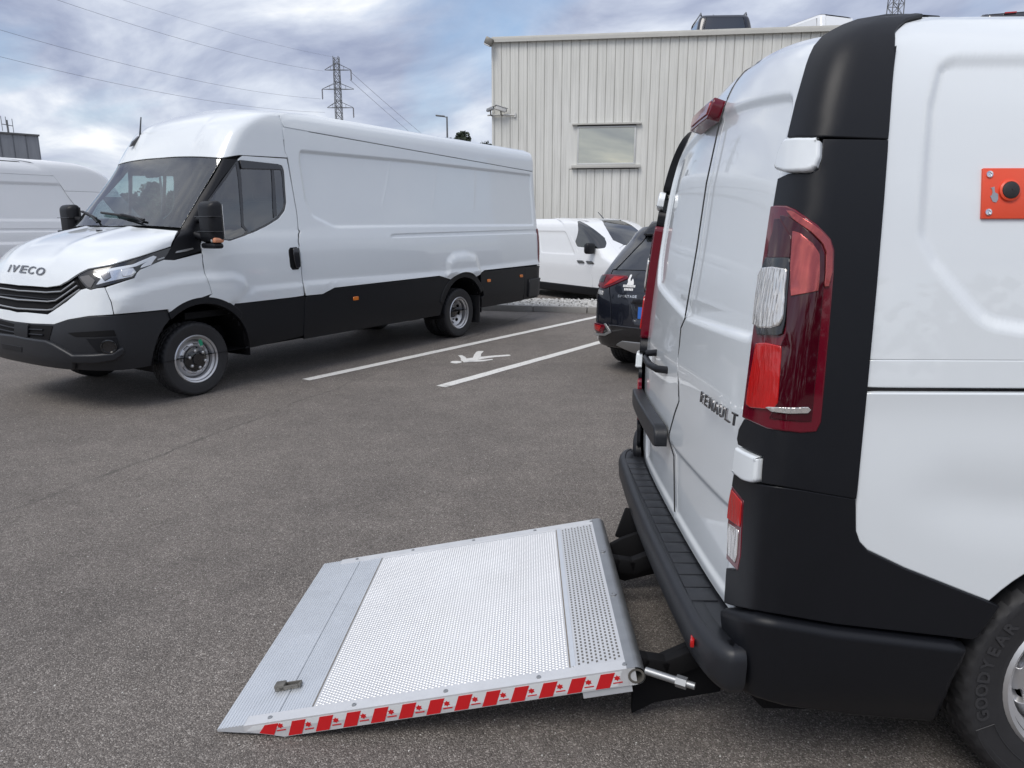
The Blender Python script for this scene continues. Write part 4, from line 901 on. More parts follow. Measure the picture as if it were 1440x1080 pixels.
def on_tube(sk, parent, name, m, pts, r, off=0.0, seg=8, mirror=True, r2=None):
    st = sk.pts(pts); st = dense(st, .04, False); P, Nn = sk.ev(np.array(st)); Q = P + Nn * off
    if mirror == 'sym': Q = np.concatenate([Q, (Q * [1, -1, 1])[::-1][1:]])
    o = tube(name, [Vector(q) for q in Q], r, m, parent, seg)
    if mirror is True: tube(name, [Vector(q * [1, -1, 1]) for q in Q], r, m, parent, seg)
    return o
cg = lambda v: ('p', 0.0, HV.px(34, v)[1])
for pts in ((za([(470, 432), (430, 462), (385, 494), (290, 500)]) + [cg(409.5)]), (za([(488, 456), (420, 505), (350, 552), (300, 558)]) + [cg(422.5)]), (za([(503, 482), (420, 540), (330, 607), (295, 612)]) + [cg(435)])):
    on_tube(HV, hv, 'grille_bar', silver_tr, pts, .0075, -.004, 8, 'sym')
for f in (.33, .66):
    on_tube(HV, hv, 'grille_slat', plastic, za([(450, 462 + 40 * f), (360, 525 + 40 * f), (300, 530 + 40 * f)]) + [cg(413 + 12 * f)], .007, -.016, 6, 'sym')
# headlights
HLP = za([(492, 400), (512, 384), (560, 361), (700, 336), (900, 276), (1088, 215), (1040, 290), (890, 352), (862, 378), (848, 405), (610, 470), (570, 480), (545, 470)])
H('headlight', gloss_black, HLP, mirror=1, off=-.004, r=.004, h=.03)
H('headlight_bowl', lens_white, za([(590, 385), (680, 360), (840, 345), (860, 372), (835, 398), (700, 428), (610, 452), (640, 415)]), mirror=1, off=.002, r=.003, h=.02)
H('headlight_bezel', grey_plastic, za([(505, 402), (560, 392), (600, 425), (575, 470), (552, 462)]), mirror=1, off=.001, r=.002, h=.02)
H('headlight_projector', chrome_d, za([(640, 392), (690, 375), (700, 405), (665, 425)]), mirror=1, off=.010, r=.006, h=.012)
H('headlight_projector', chrome, za([(770, 362), (835, 355), (850, 375), (825, 392), (780, 398)]), mirror=1, off=.010, r=.006, h=.012)
H('daytime_light', drl, za([(600, 368), (840, 325), (970, 270), (990, 275), (955, 325), (890, 345), (905, 325), (940, 300), (860, 335), (640, 376)]), mirror=1, off=.003, r=.002, h=.015)
H('fender_badge', silver_tr, zc([(150, 232), (160, 222), (250, 203), (255, 208), (215, 220)]), mirror=1, off=.010, r=.002, h=.02)
H('headlight_badge', silver_tr, za([(996, 290), (1040, 276), (1040, 283), (998, 297)]), mirror=1, off=.002, r=.001, h=.02)
# white front panel, black bumper
FASN = za([(335, 618), (420, 560), (512, 484), (545, 476), (570, 486), (612, 476), (660, 470), (700, 560), (718, 640), (560, 650), (430, 672), (340, 702), (200, 697)])
FAS = [('p', 0.0, HV.px(34, 440.5)[1])] + za([(160, 626), (300, 640)]) + FASN + [('p', 0.0, HV.px(34, 454)[1])]
H('front_panel', paint, FAS, sym=True, gap=.003, r=.004, h=.035)
arF, arR = (-.04, .36), (-4.17, .36)
arcF = lambda r, a0, a1, n=14: arc(arF[0], arF[1], r, a0, a1, n)
arcR = lambda r, a0, a1, n=14: arc(arR[0], arR[1], r, a0, a1, n)
BMPN = za([(200, 701), (340, 707), (430, 678), (560, 656), (718, 650), (1058, 614)]) + arcF(.515, 55, 5, 8) + [hs(.475, .372), hs(.56, .372)]
BMP = [('p', 0.0, HV.px(34, 455)[1])] + BMPN + [('p', 0.0, .374)]
H('front_bumper', plastic_s, BMP, sym=True, gap=.002, r=.006, h=.04)
INT = [('p', 0.0, HV.px(34, 458)[1])] + za([(200, 706), (335, 714), (310, 808)]) + [('p', 0.0, HV.px(34, 474)[1])]
H('lower_intake', dark, INT, sym=True, off=.004, r=.002, depth=.006, h=.03)
for f in (.3, .65): on_tube(HV, hv, 'intake_slat', plastic, [('p', .42, INT[1] and HV.px(62, 458 + 20 * f)[1]), ('p', 0.0, HV.px(34, 458 + 17 * f)[1])], .008, .008, 6, 'sym')
H('radar_block', plastic, za([(110, 694), (190, 702), (190, 782), (108, 774)]), off=.022, r=.004, depth=.03, h=.03)
BEAM = [('p', 0.0, HV.px(34, 475)[1])] + za([(305, 815), (350, 835), (470, 905), (600, 903), (715, 893), (768, 858), (770, 880), (720, 915), (600, 932), (470, 930)]) + [('p', HV.px(100, 506)[0], .40), ('p', 0.0, .40)]
H('bumper_beam', plastic_s, BEAM, sym=True, off=.032, r=.020, depth=.04, h=.035)
H('fog_recess', plastic, za([(545, 792), (740, 785), (755, 840), (735, 872), (640, 890), (610, 872)]), mirror=1, off=.004, r=.002, depth=.006, h=.03)
H('bumper_slot', dark, za([(430, 757), (720, 740), (735, 775), (480, 780)]), mirror=1, off=.005, r=.002, depth=.006, h=.03)
H('tow_eye_cover', plastic, za([(38, 820), (165, 843), (165, 873), (45, 852)]), mirror=0, off=.036, r=.003, depth=.006, h=.03)
fp = HV.px(153, 487)
for sg in (1, -1):
    mf_ = skin_frame(HV, (fp[0] * sg, fp[1]), .004, Vector((0, 1, 0))) @ Matrix.Rotation(R(90), 4, 'X')
    bm = bmesh.new(); add_lathe(bm, [(.062, 0), (.060, .022), (.052, .024), (.045, .008), (.001, .006)], 28, mf_); bm_obj('fog_lamp', bm, gloss_black, hv, 40)
# fender, pillar trim
FEN = za([(1040, 294), (892, 356), (866, 382), (852, 410), (665, 470), (705, 560), (722, 640), (1056, 606)]) + zc([(112, 562), (180, 509), (260, 480), (340, 471), (355, 470), (324, 362), (312, 300), (306, 230), (246 - 96, 271)]) 
FEN = za([(1040, 294), (892, 356), (866, 382), (852, 410), (665, 470), (705, 560), (722, 640), (1056, 606)]) + arcF(.565, 54, 95, 8)[:-1] + [(296.4, 413)] + [(288.0, 386.7), (285.2, 372), (284.2, 356)] + [(246, 366)]
FLARE = HV.pts([(150, 415), (210, 397), (258, 387), (288, 384), (330, 383), (346, 390), (352, 405), (338, 425), (300, 440), (230, 445), (160, 445)])
CRE = HV.pts([(332, 425), (345, 412), (359, 404.5), (427, 397.5), (430, 470), (320, 490)])
side_d = lambda q: .020 * (1 - sstep(-.055, .0, sdf(FLARE, q))) + .012 * (1 - sstep(-.03, .005, sdf(CRE, q)))
H('fender', paint, FEN, mirror=1, gap=.003, r=.003, h=.03, disp=side_d)
PIL = [(313, 223), (334, 224.3), (311.5, 252), (291, 283), (281.5, 303), (280, 326), (283.5, 352), (246, 364.5), (233, 367), (231.5, 364.3), (242.5, 347), (253, 324.8), (255, 320), (284, 272)]
H('pillar_trim', plastic, PIL, mirror=1, gap=.0015, r=.003, h=.03, off=-.002)
# windscreen
WSN = [(311.5, 223), (283, 271), (254, 320.5)]
tw0, tw1 = HV.px(165, 318.5)[1], HV.px(228, 222.5)[1]
WS = [('p', 0.0, tw1)] + WSN + [('p', 0.0, tw0)]
WIN_IN = [('p', 0.0, tw1 - .045), (299, 229), (275, 272), (252.5, 309), ('p', 0.0, tw0 + .07)]
H('windscreen', ws_glass, WS, sym=True, gap=.004, r=.002, h=.05, off=-.002)
wi = HV.pts(WIN_IN); wi = rounded(wi + [(-s, t) for s, t in wi[::-1] if abs(s) > 1e-6], .05)
wo = HV.pts(WS); wo = wo + [(-s, t) for s, t in wo[::-1] if abs(s) > 1e-6]
patch(HV, hv, 'windscreen_border', gloss_black, np.array(inset_poly(wo, .006)), holes=[wi], h=.05, off=-.008, r=.0, hb=.03)
H('camera_housing', plastic, [('p', 0.0, tw1 - .03), ('p', .24, tw1 - .03), ('p', .20, tw1 - .13), ('p', .10, tw1 - .165), ('p', 0, tw1 - .165)], sym=True, off=-.016, r=.004, h=.04)
# roof fairing
tT = HV.T[-1]; xs_ = -1.255
FAI = [('p', 0.0, tw1 + .006), (311, 221.8), (336, 217.8), (404.5, 221.5), hs(xs_ + .02, 2.30), hs(xs_ + .02, 2.52), hs(xs_ + .02, 2.60), hs(xs_ + .03, 2.65), ('p', HV.side(xs_ + .03, 2.65)[0], tT), ('p', 0.0, tT)]
H('roof_fairing', paint, FAI, sym=True, gap=.002, r=.003, h=.04, disp=lambda q: .014 * sstep(.50, .62, np.abs(q[:, 0])) * (1 - sstep(.78, .92, np.abs(q[:, 0]))) * sstep(2.2, 2.32, q[:, 1]) * (1 - sstep(2.46, 2.60, q[:, 1])))
# door with window
DOOR = [(296.8, 413.4), (288.6, 386.7), (285.5, 360), (284.2, 352), (281.5, 327), (283, 304), (292.5, 284), (313, 253), (336, 223), (341, 219), (403.5, 223), (412, 270), (417.3, 300), (420.7, 345), (424, 382), (425.6, 401), (428, 415.5), (414.7, 417.6), (330.6, 427.2)] + arcF(.565, 128, 97, 6)
WINO = zb([(1024, 380), (1245, 402), (1268, 410), (1280, 440), (1293, 620), (1285, 665), (1250, 712), (1180, 755), (1060, 808), (975, 838), (830, 810), (800, 720), (846, 612), (1008, 388)])
WINO = rounded(HV.pts(WINO), .02, 3)
dd_ = HV.pts(DOOR); HV_door = patch(HV, hv, 'front_door', paint, np.array(inset_poly(dd_, .004)), holes=[WINO], mirror=1, r=.003, h=.03, disp=side_d, hb=.025)
GQ = HV.pts(zb([(1010, 400), (1022, 470), (1030, 560), (1040, 700), (1044, 805), (975, 828), (850, 806), (815, 720), (852, 615)])); GD = HV.pts(zb([(1034, 430), (1264, 435), (1270, 470), (1283, 620), (1274, 660), (1240, 705), (1170, 747), (1056, 800), (1050, 640)]))
patch(HV, hv, 'window_frame', gloss_black, np.array(inset_poly(WINO, .002)), holes=[rounded(GQ, .015), rounded(GD, .02)], mirror=1, off=-.006, r=.002, h=.05, hb=.02)
patch(HV, hv, 'quarter_glass', side_glass, np.array(inset_poly(GQ, -.004)), mirror=1, off=-.011, r=0, h=.06)
patch(HV, hv, 'door_glass', side_glass, np.array(inset_poly(GD, -.004)), mirror=1, off=-.011, r=0, h=.06)
patch(HV, hv, 'glass_divider', gloss_black, np.array(HV.pts(zb([(1208, 432), (1222, 432), (1240, 690), (1222, 705)]))), mirror=1, off=-.004, r=.002, h=.05)
patch(HV, hv, 'wind_deflector', gloss_black, np.array(HV.pts(zb([(1028, 382), (1240, 405), (1262, 432), (1036, 428)]))), mirror=1, off=.012, r=.004, h=.04)
hd = HV.pts(zc([(822, 202), (860, 198), (874, 215), (880, 310), (868, 326), (836, 328), (824, 310), (815, 215)])); patch(HV, hv, 'door_handle_recess', dark, np.array(hd), mirror=1, off=.005, r=.003, h=.02)
patch(HV, hv, 'door_handle', gloss_black, np.array(HV.pts(zc([(838, 206), (866, 206), (874, 308), (852, 316)]))), mirror=1, off=.024, r=.008, depth=.02, h=.02)
H('door_cladding', plastic, [(331, 428.4), (414.7, 419), (428.3, 416.8), (429, 468.5), (428.5, 471)] + [hs(-.62, .38), hs(-.50, .38)] + arcF(.515, 176, 142, 5) + arcF(.565, 140, 128, 3), mirror=1, gap=.001, off=.004, r=.004, h=.04)
H('wheel_arch_trim', plastic, arcF(.566, 55, 138, 16) + arcF(.512, 142, 52, 18), mirror=1, off=.018, r=.008, depth=.03, h=.03)
H('wheel_arch_trim', plastic, arcR(.568, 20, 150, 20) + arcR(.50, 150, 20, 20), mirror=1, off=.022, r=.008, depth=.03, h=.03)
# cargo body side
xe_ = -6.36
tB = HV.px(560, 393)[1]
SB = [hs(xs_ - .0, .925)] + [(428.8, 415.5), (452, 413.4), (469, 404.4), (617, 387.6)] + arcR(.568, 58, 122, 10) + [(680, 379.8), (756, 371.6), hs(xe_, .915), hs(xe_, 1.6), hs(xe_, 2.40), hs(-3.8, 2.468), hs(xs_ - .005, 2.537)] + [hs(xs_ + .015, 2.30), (405.4, 223), (413, 270), (418.3, 300), (421.7, 345), (425, 382), (426.6, 401)]
SB = SB[1:]
RECN = HV.pts([(421, 210), (580, 225), (700, 239), (750, 245.2)], False); xr_ = HV.side(-6.25, 2.3)[0]
REC = rounded([RECN[0], RECN[1], RECN[2], (xr_, RECN[3][1]), (xr_, HV.px(700, 318.3)[1])] + HV.pts([(600, 319.3), (470, 321.3), (439, 306), (428.5, 284), (420, 228)]), .05, 4)
GRV = HV.pts([(550, 329), (756, 322.5), (756, 328), (550, 334.5)])
LOWC = HV.pts([(426, 396.5), (621, 382.8), (690, 375), (756, 366)]) ; LOWC = LOWC + [(LOWC[-1][0] + .2, LOWC[-1][1]), (LOWC[-1][0] + .2, .3), (LOWC[0][0] - .1, .3)]
BUL = rounded(HV.pts([(625, 392), (627, 366), (636, 354.5), (655, 352), (670, 357), (675, 372), (677, 392)]), .05, 4)
ribs = [HV.px(u, 270)[0] for u in (543, 612, 668)]
def body_d(q):
    d = -.017 * (1 - sstep(-.036, .0, sdf(REC, q))) - .013 * (1 - sstep(-.015, .005, sdf(GRV, q))) + .018 * (1 - sstep(-.05, .02, sdf(LOWC, q))) + .035 * (1 - sstep(-.10, .0, sdf(BUL, q)))
    for s0 in ribs: d = d + .003 * np.exp(-((q[:, 0] - s0) / .012) ** 2) * (np.abs(q[:, 1] - 2.05) < .28) 
    return d
def rings_of(pp, gs, h): return [tuple(x) for g in gs for x in dense(inset_poly(pp, g), h)]
exb = rings_of(REC, (-.01, 0, .012, .024, .036, .048), .035) + rings_of(GRV, (-.008, 0, .008), .04) + rings_of(BUL, (-.02, 0, .03, .06, .1), .03) + [tuple(x) for dlt in (-.02, 0, .02, .045) for x in dense([(s, t + dlt) for s, t in LOWC[:-3]], .04, False)] + [(s0 + k, t) for s0 in ribs for k in (-.018, -.006, .006, .018) for t in np.arange(1.76, 2.34, .05)]
H('cargo_side', paint, np.array(inset_poly(HV.pts(SB), .003)), mirror=1, r=.003, h=.06, disp=body_d, extra=exb, hb=.04)
GUT = [hs(xs_ - .002, 2.545), hs(-3.8, 2.476), hs(xe_, 2.408), hs(xe_ + .01, 2.52), hs(xe_ + .02, 2.60), ('p', HV.side(xe_ + .03, 2.65)[0], tT), ('p', HV.side(xs_ + .02, 2.65)[0], tT), hs(xs_ + .02, 2.65), hs(xs_ + .01, 2.60)]
H('roof_side', paint, GUT, mirror=1, gap=.003, r=.005, h=.06, off=.002)
roof_cap(HV, hv, paint)
H('roof_joint', paint, [hs(-.95, 2.42), hs(-1.6, 2.42), hs(-1.6, 2.60), ('p', HV.side(-1.6, 2.65)[0], tT), ('p', HV.side(-1.0, 2.6)[0], tT), hs(-.98, 2.6)], mirror=1, off=-.007, r=0, h=.05)
sB = HV.S[-1] - .001; sE_ = HV.side(xe_, 1.5)[0]
H('rear_door', paint, [hs(xe_ - .005, .92), ('p', sB, .92), ('p', sB, tT), ('p', HV.side(xe_ + .025, 2.65)[0], tT), hs(xe_ + .015, 2.60), hs(xe_ + .005, 2.52), hs(xe_ - .005, 2.40), hs(xe_ - .005, 1.6)], mirror=1, gap=.003, r=.004, h=.08)
# cladding along the side
CL1 = [(430, 417.5), (452, 415.2), (469, 406.2), (617, 389.3), (628, 389.6), (632.5, 393.5)] + arcR(.568, 52, 30, 4)[1:] + arcR(.50, 30, 2, 4) + [hs(-3.68, .375), hs(-1.26, .375)]
H('side_cladding', plastic, CL1, mirror=1, gap=.002, off=.012, r=.006, depth=.03, h=.06, hb=.05)
CL2 = [(675.5, 382.5), (738, 375.5), hs(-5.86, .38), hs(-4.63, .38)] + arcR(.50, 178, 160, 3) + arcR(.568, 160, 142, 3)
H('side_cladding', plastic, CL2, mirror=1, gap=.002, off=.012, r=.006, depth=.03, h=.06, hb=.05)
s5 = HV.side(-5.87, .6)[0]
H('rear_bumper', plastic, [('p', s5, .905), ('p', sB, .905), ('p', sB, .39), ('p', s5, .39)], mirror=1, gap=.002, off=.014, r=.006, depth=.03, h=.07)
H('rear_bumper_step', plastic_s, [('p', s5 + .12, .70), ('p', sB, .70), ('p', sB, .42), ('p', s5 + .12, .44)], mirror=1, off=.04, r=.012, depth=.04, h=.07)
for px_c in ((499, 419.5), (686.5, 394.5), (732, 388)):
    c_ = HV.px(*px_c); patch(HV, hv, 'side_marker', amber, np.array([(c_[0] - .036, c_[1] - .016), (c_[0] + .036, c_[1] - .016), (c_[0] + .036, c_[1] + .016), (c_[0] - .036, c_[1] + .016)]), mirror=1, off=.024, r=.006, depth=.02, h=.03)
tl0 = HV.side(-6.31, 1.2)[0]
H('tail_lamp', red_lens, [('p', tl0, .94), ('p', tl0 + .14, .94), ('p', tl0 + .14, 1.50), ('p', tl0, 1.50)], mirror=1, off=.012, r=.006, h=.03)
shell(HV, hv, 'body_shell', dark, .03, holes=[arch_hole(HV, *arF, .50), arch_hole(HV, *arR, .485), wi, WINO], tmax=2.63)
arch_liner(hv, arF[0], .36, .51, .985, .50); arch_liner(hv, arR[0], .36, .495, .985, .35)
for sg in (1, -1):
    wheel(hv, (0, .83 * sg, .349), .349, .20, .215, 'transit', sg)
    wheel(hv, (-4.17, .85 * sg, .349), .349, .19, .215, 'dish', sg, True)
    box('mud_flap', (-4.62, .80 * sg, .36), (.02, .36, .40), rubber, hv)
mk = bmesh.new(); add_box(mk, Vector((-.045, .9345, .50)), (.035, .002, .06), Matrix.Rotation(R(15), 3, 'Y')); bm_obj('paint_mark', mk, green_paint, hv)
# underside
box('chassis', (-2.7, 0, .52), (7.2, 1.25, .14), dark, hv); box('axle', (0, 0, .33), (.12, 1.3, .10), dark, hv); tube('axle_tube', [(-4.17, -.8, .35), (-4.17, .8, .35)], .07, dark, hv)
box('fuel_tank', (-2.35, .35, .42), (1.0, .5, .24), dark, hv, bev=.03); tube('exhaust', [(-.6, -.3, .34), (-3.6, -.3, .34)], .045, dark, hv); box('differential', (-4.17, 0, .33), (.34, .36, .28), dark, hv, bev=.06)
# mirrors, wipers, washers, aerial
for sg in (1, -1):
    mr = bpy.data.objects.new('door_mirror', None); mr.empty_display_size = .05; link(mr, hv); mr.location = (-.10, 1.16 * sg, 1.575)
    bm = bmesh.new(); add_box(bm, Vector((0, 0, .02)), (.13, .24, .37), None, .045, 4)
    for v in bm.verts:
        if v.co.x > 0: v.co.y *= 1 - .25 * v.co.x / .065; v.co.z = .02 + (v.co.z - .02) * (1 - .12 * v.co.x / .065)
    bm_obj('mirror_housing', bm, plastic, mr, 50)
    for z_ in (-.06, .07): box('mirror_trim_line', (.012, 0, z_), (.118, .243, .006), gloss_black, mr, bev=.002)
    box('mirror_glass', (-.066, 0, .03), (.004, .19, .29), chrome, mr)
    box('mirror_indicator', (.005, .092 * sg, -.135), (.09, .050, .045), mat('mirror_amber', (.62, .26, .14), .25, coat=.6) if 'mirror_amber' not in MAT else MAT['mirror_amber'], mr, bev=.012); box('mirror_lamp', (.012, .062 * sg, -.137), (.085, .028, .04), clear_lens, mr, bev=.010)
    box('mirror_foot', (.0, 0, -.185), (.10, .20, .05), plastic, mr, bev=.02)
    tube('mirror_arm', [(.0, -.06 * sg, -.13), (.01, -.16 * sg, -.10), (.02, -.24 * sg, -.08)], .035, plastic, mr); tube('mirror_arm', [(.0, -.06 * sg, .06), (-.02, -.16 * sg, .05), (-.03, -.24 * sg, .03)], .03, plastic, mr)
def on_pts(L, off): return [on_skin(HV, HV.px(u, v), o_)[0] for (u, v), o_ in zip(L, off if isinstance(off, (list, tuple)) else [off] * len(L))]
tube('wiper_blade', on_pts([(145, 301), (175, 305), (205, 311)], .02), .012, rubber, hv, 6); tube('wiper_arm', on_pts([(175, 305), (195, 310.5), (204, 317)], [.04, .05, .03]), .009, plastic, hv, 6)
tube('wiper_blade', on_pts([(111, 295), (125, 302), (138, 309)], .02), .012, rubber, hv, 6); tube('wiper_arm', on_pts([(122, 301), (134, 308), (139, 317)], [.04, .05, .03]), .009, plastic, hv, 6)
for u, v in ((85, 323.5), (140, 325.5)):
    p_ = on_skin(HV, HV.px(u, v), .008)[0]; box('washer_jet', tuple(p_), (.05, .035, .018), gloss_black, hv, bev=.006)
ab = on_skin(HV, HV.px(190, 206), .0)[0]; mfA = Matrix.Translation(ab)
prism('aerial_base', [(.06, -.01), (-.10, .06), (-.085, .10), (-.05, .11), (.02, .05)], -.022, .022, gloss_black, hv, mfA @ Matrix.Rotation(R(90), 4, 'X'), .006); tube('aerial_mast', [ab + Vector((-.06, 0, .08)), ab + Vector((-.10, 0, .30))], [.010, .006], gloss_black, hv, 6)
# badge letters
a0, a1 = HV.px(13, 378.5), HV.px(66, 384); wl = abs(a1[0] - a0[0]); fr_ = [0, .10, .34, .56, .76, 1.0]
for k, ch in enumerate('IVECO'):
    f0, f1 = fr_[k], fr_[k + 1]; f = (f0 + f1) / 2; st_ = (a0[0] + (a1[0] - a0[0]) * f, a0[1] + (a1[1] - a0[1]) * f)
    text_obj('badge_letter', ch, .098, chrome_d, hv, skin_frame(HV, st_, .012, Vector((0, 1, 0))), .002, .0012, width=wl * (f1 - f0) * (.78 if k else .34))
# cab interior
box('dashboard', (-.22, 0, 1.30), (.42, 1.70, .34), grey_int, hv, bev=.08); box('cab_bulkhead', (-1.42, 0, 1.3), (.04, 1.75, 1.8), grey_int, hv); box('cab_floor', (-.7, 0, .75), (1.5, 1.75, .06), dark, hv)
for yy in (.48, -.2, -.62):
    st_o = bpy.data.objects.new('seat', None); link(st_o, hv); st_o.location = (-.95, yy, 1.0)
    box('seat_cushion', (0, 0, .1), (.5, .44, .18), seat_m, st_o, bev=.05); box('seat_back', (-.25, 0, .48), (.16, .44, .66), seat_m, st_o, Matrix.Rotation(R(-10), 3, 'Y'), .05); box('headrest', (-.33, 0, .92), (.11, .26, .2), seat_m, st_o, bev=.04)
bm = bmesh.new(); c_ = [(.20 + .018 * math.cos(a), .018 * math.sin(a)) for a in np.linspace(0, 2 * math.pi, 9)[:-1]]; add_lathe(bm, c_, 32, Matrix.Translation((-.50, .48, 1.42)) @ Matrix.Rotation(R(60), 4, 'Y') @ Matrix.Rotation(R(90), 4, 'X'), True); bm_obj('steering_wheel', bm, seat_m, hv, 60)
# ------------------------------------------------------------------ white van parked far left
dI = MI.inverted() @ CAMP; rI = MI.to_3x3().inverted() @ ray(104, 234)
kk = (-7.5 - dI.y) / rI.y; xroof = dI.x + rI.x * kk
ML = MI @ Matrix.Translation((xroof - 1.35, -8.45, 0)) @ Matrix.Rotation(math.pi, 4, 'Z')
LROWS = [dict(r, xB=-4.9) for r in HROWS]
for r in LROWS: r['xB'] = min(-4.9, r['xB'] + 1.5)
LV = Skin(LROWS, ML, -1, dt=.03, ds=.15, nA=40)
lv = thing('parked_van', 'plain white panel van at the left edge, behind the high-roof van', 'van', ML)
ls = lambda x, z: ('s', x, z)
xl = -1.1
LREC = rounded(LV.pts([ls(xl - .25, 2.33), ls(-4.6, 2.30), ls(-4.6, 1.62), ls(xl - .45, 1.62), ls(xl - .25, 1.85)]), .12, 5)
LG1 = LV.pts([ls(xl, 1.50), ls(-4.7, 1.50), ls(-4.7, 1.44), ls(xl, 1.44)])
def lv_d(q): return -.016 * (1 - sstep(-.06, 0, sdf(LREC, q))) - .014 * (1 - sstep(-.02, .005, sdf(LG1, q))) + .02 * (1 - sstep(1.22, 1.27, q[:, 1]))
exl = rings_of(LREC, (-.01, 0, .015, .03, .05, .065), .06) + rings_of(LG1, (-.01, 0, .012), .08) + [(s, t) for t in (1.21, 1.23, 1.25, 1.27, 1.28) for s in np.arange(LV.side(xl, 1.2)[0], LV.side(-4.7, 1.2)[0], .08)]
tTL = LV.T[-1]; sl0, sl1, slB = LV.side(xl, 1.5)[0], LV.side(-4.75, 1.5)[0], LV.S[-1] - .001
patch(LV, lv, 'cargo_side', paint2, [('p', sl0, .9), ('p', sl1, .9), ('p', sl1, 2.45), ('p', sl0, 2.45)], mirror=1, h=.1, gap=.004, disp=lv_d, extra=exl, hb=.06)
patch(LV, lv, 'roof_side', paint2, [('p', sl0, 2.455), ('p', slB, 2.455), ('p', slB, tTL), ('p', sl0, tTL)], mirror=1, h=.1, r=.006, off=.004)
patch(LV, lv, 'rear_door', paint2, [('p', sl1 + .01, .9), ('p', slB, .9), ('p', slB, 2.45), ('p', sl1 + .01, 2.45)], mirror=1, h=.1, gap=.004)
patch(LV, lv, 'roof_fairing', paint2, [('p', 0, 2.19), ('p', sl0 - .006, 2.19), ('p', sl0 - .006, tTL), ('p', 0, tTL)], sym=True, h=.06)
patch(LV, lv, 'windscreen', dark_glass, [('p', 0, 1.56), ('p', .86, 1.56), ('p', .74, 2.17), ('p', 0, 2.17)], sym=True, h=.08, gap=.004)
patch(LV, lv, 'cab_side', paint2, [('p', .90, 1.56), ('p', sl0 - .006, 1.56), ('p', sl0 - .006, 2.18), ('p', .78, 2.18)], mirror=1, h=.08)
patch(LV, lv, 'side_window', dark_glass, [('p', 1.0, 1.58), ('p', sl0 - .75, 1.58), ('p', sl0 - .80, 2.1), ('p', 1.0, 2.1)], mirror=1, h=.08, off=.006, rnd=.06)
patch(LV, lv, 'front_body', paint2, [('p', 0, .9), ('p', sl0 - .006, .9), ('p', sl0 - .006, 1.55), ('p', 0, 1.55)], sym=True, h=.08)
patch(LV, lv, 'lower_cladding', plastic, [('p', 0, .38), ('p', slB, .38), ('p', slB, .893), ('p', 0, .893)], mirror=1, h=.1, off=.006)
roof_cap(LV, lv, paint2)
shell(LV, lv, 'body_shell', dark, .03, holes=[arch_hole(LV, 0, .36, .45), arch_hole(LV, -3.4, .36, .45)])
for x_ in (0, -3.4):
    for sg in (1, -1): wheel(lv, (x_, .86 * sg, .349), .349, .22, .215, 'plain', sg)

# ------------------------------------------------------------------ small white van behind the kerb
def crow(zs, zA, xA, w_, a, m, xB=-4.05, rB=.14): return dict(t=zs, zs=zs, zA=zA, w=w_, xA=xA, a=a, m=m, xB=xB, rB=rB)
MC = frame((0, 0, 0), .53, -.848)
CROWS = [crow(.26, .26, .86, .88, .5, 2.5), crow(.40, .40, .90, .93, .5, 2.5), crow(.7, .7, .89, .95, .5, 2.5), crow(.9, .95, .82, .96, .5, 2.5), crow(1.0, 1.07, .66, .955, .5, 2.6), crow(1.10, 1.17, .36, .945, .45, 2.8), crow(1.16, 1.22, .12, .94, .4, 3), crow(1.25, 1.31, -.02, .93, .36, 3.2), crow(1.82, 1.87, -.78, .872, .34, 3.6), crow(1.90, 1.945, -.98, .84, .34, 3.4, -3.98), crow(1.955, 1.99, -1.28, .785, .3, 3, -3.93), crow(1.98, 2.0, -1.6, .69, .3, 3, -3.85)]
dv_ = Vector((.53, -.848, 0)).normalized(); lf = Vector((-dv_.y, dv_.x, 0))
bp_ = CAMP + ray(833, 415) * 16.0 / ray(833, 415).y                 # foot of the cab door, 16 m away
OC = bp_ + lf * .94 - dv_ * (-.43); OC.z = bp_.z - .30
MC = frame(OC, dv_.x, dv_.y)
CV = Skin(CROWS, MC, -1, dt=.02, ds=.1, nA=44)
cv = thing('compact_van', 'small white van with tinted cab window, parked between the dark SUV and the cladded wall', 'van', MC)
z4 = lambda L: [(720 + x / 4.154, 280 + y / 4.154) for x, y in L]
cs = lambda x, z: ('s', x, z)
CWIN = rounded(CV.pts(z4([(380, 127), (440, 124), (490, 150), (530, 200), (555, 255), (546, 285), (500, 291), (380, 279), (367, 250)])), .05, 4)
sR_ = CV.px(797, 357)[0]; sF_ = CV.px(845, 380)[0]; tTC = CV.T[-1]; tD = CV.px(797, 400)[1]; print('cv', sR_, sF_, tD, CWIN[0])
dtop = max(p[1] for p in CWIN) + .07
cdoor = [('p', sR_, tD), ('p', sR_, 1.10), ('p', sR_ - .03, 1.5), ('p', sR_ - .06, dtop)] + [('p', CWIN[len(CWIN) // 3][0], dtop), ('p', sF_ + .02, 1.25), ('p', sF_, 1.05), ('p', sF_ + .05, .62), ('p', sF_ + .22, tD)]
w_l = min(p[0] for p in CWIN); w_r = max(p[0] for p in CWIN)
cdoor = [(w_r + .14, tD), (w_r + .14, 1.05), (w_r + .06, 1.4), (w_r + .05, dtop), (w_l + .29, dtop), (w_l - .03, 1.42), (w_l - .06, 1.2), (w_l - .02, .75), (w_l + .12, tD)]
patch(CV, cv, 'front_door', paint2, np.array(inset_poly(cdoor, .008)), holes=[CWIN], mirror=1, h=.07, r=.004, hb=.05)
patch(CV, cv, 'door_window', dark_glass, np.array(CWIN), mirror=1, h=.08, off=-.004, r=.002)
sBc = CV.S[-1] - .001
cdr = lambda q: -.012 * (1 - sstep(-.04, 0, sdf(CREC, q)))
CREC = rounded([(w_r + .25, 1.16), (w_r + 1.9, 1.16), (w_r + 1.9, 1.7), (w_r + .22, 1.7)], .08)
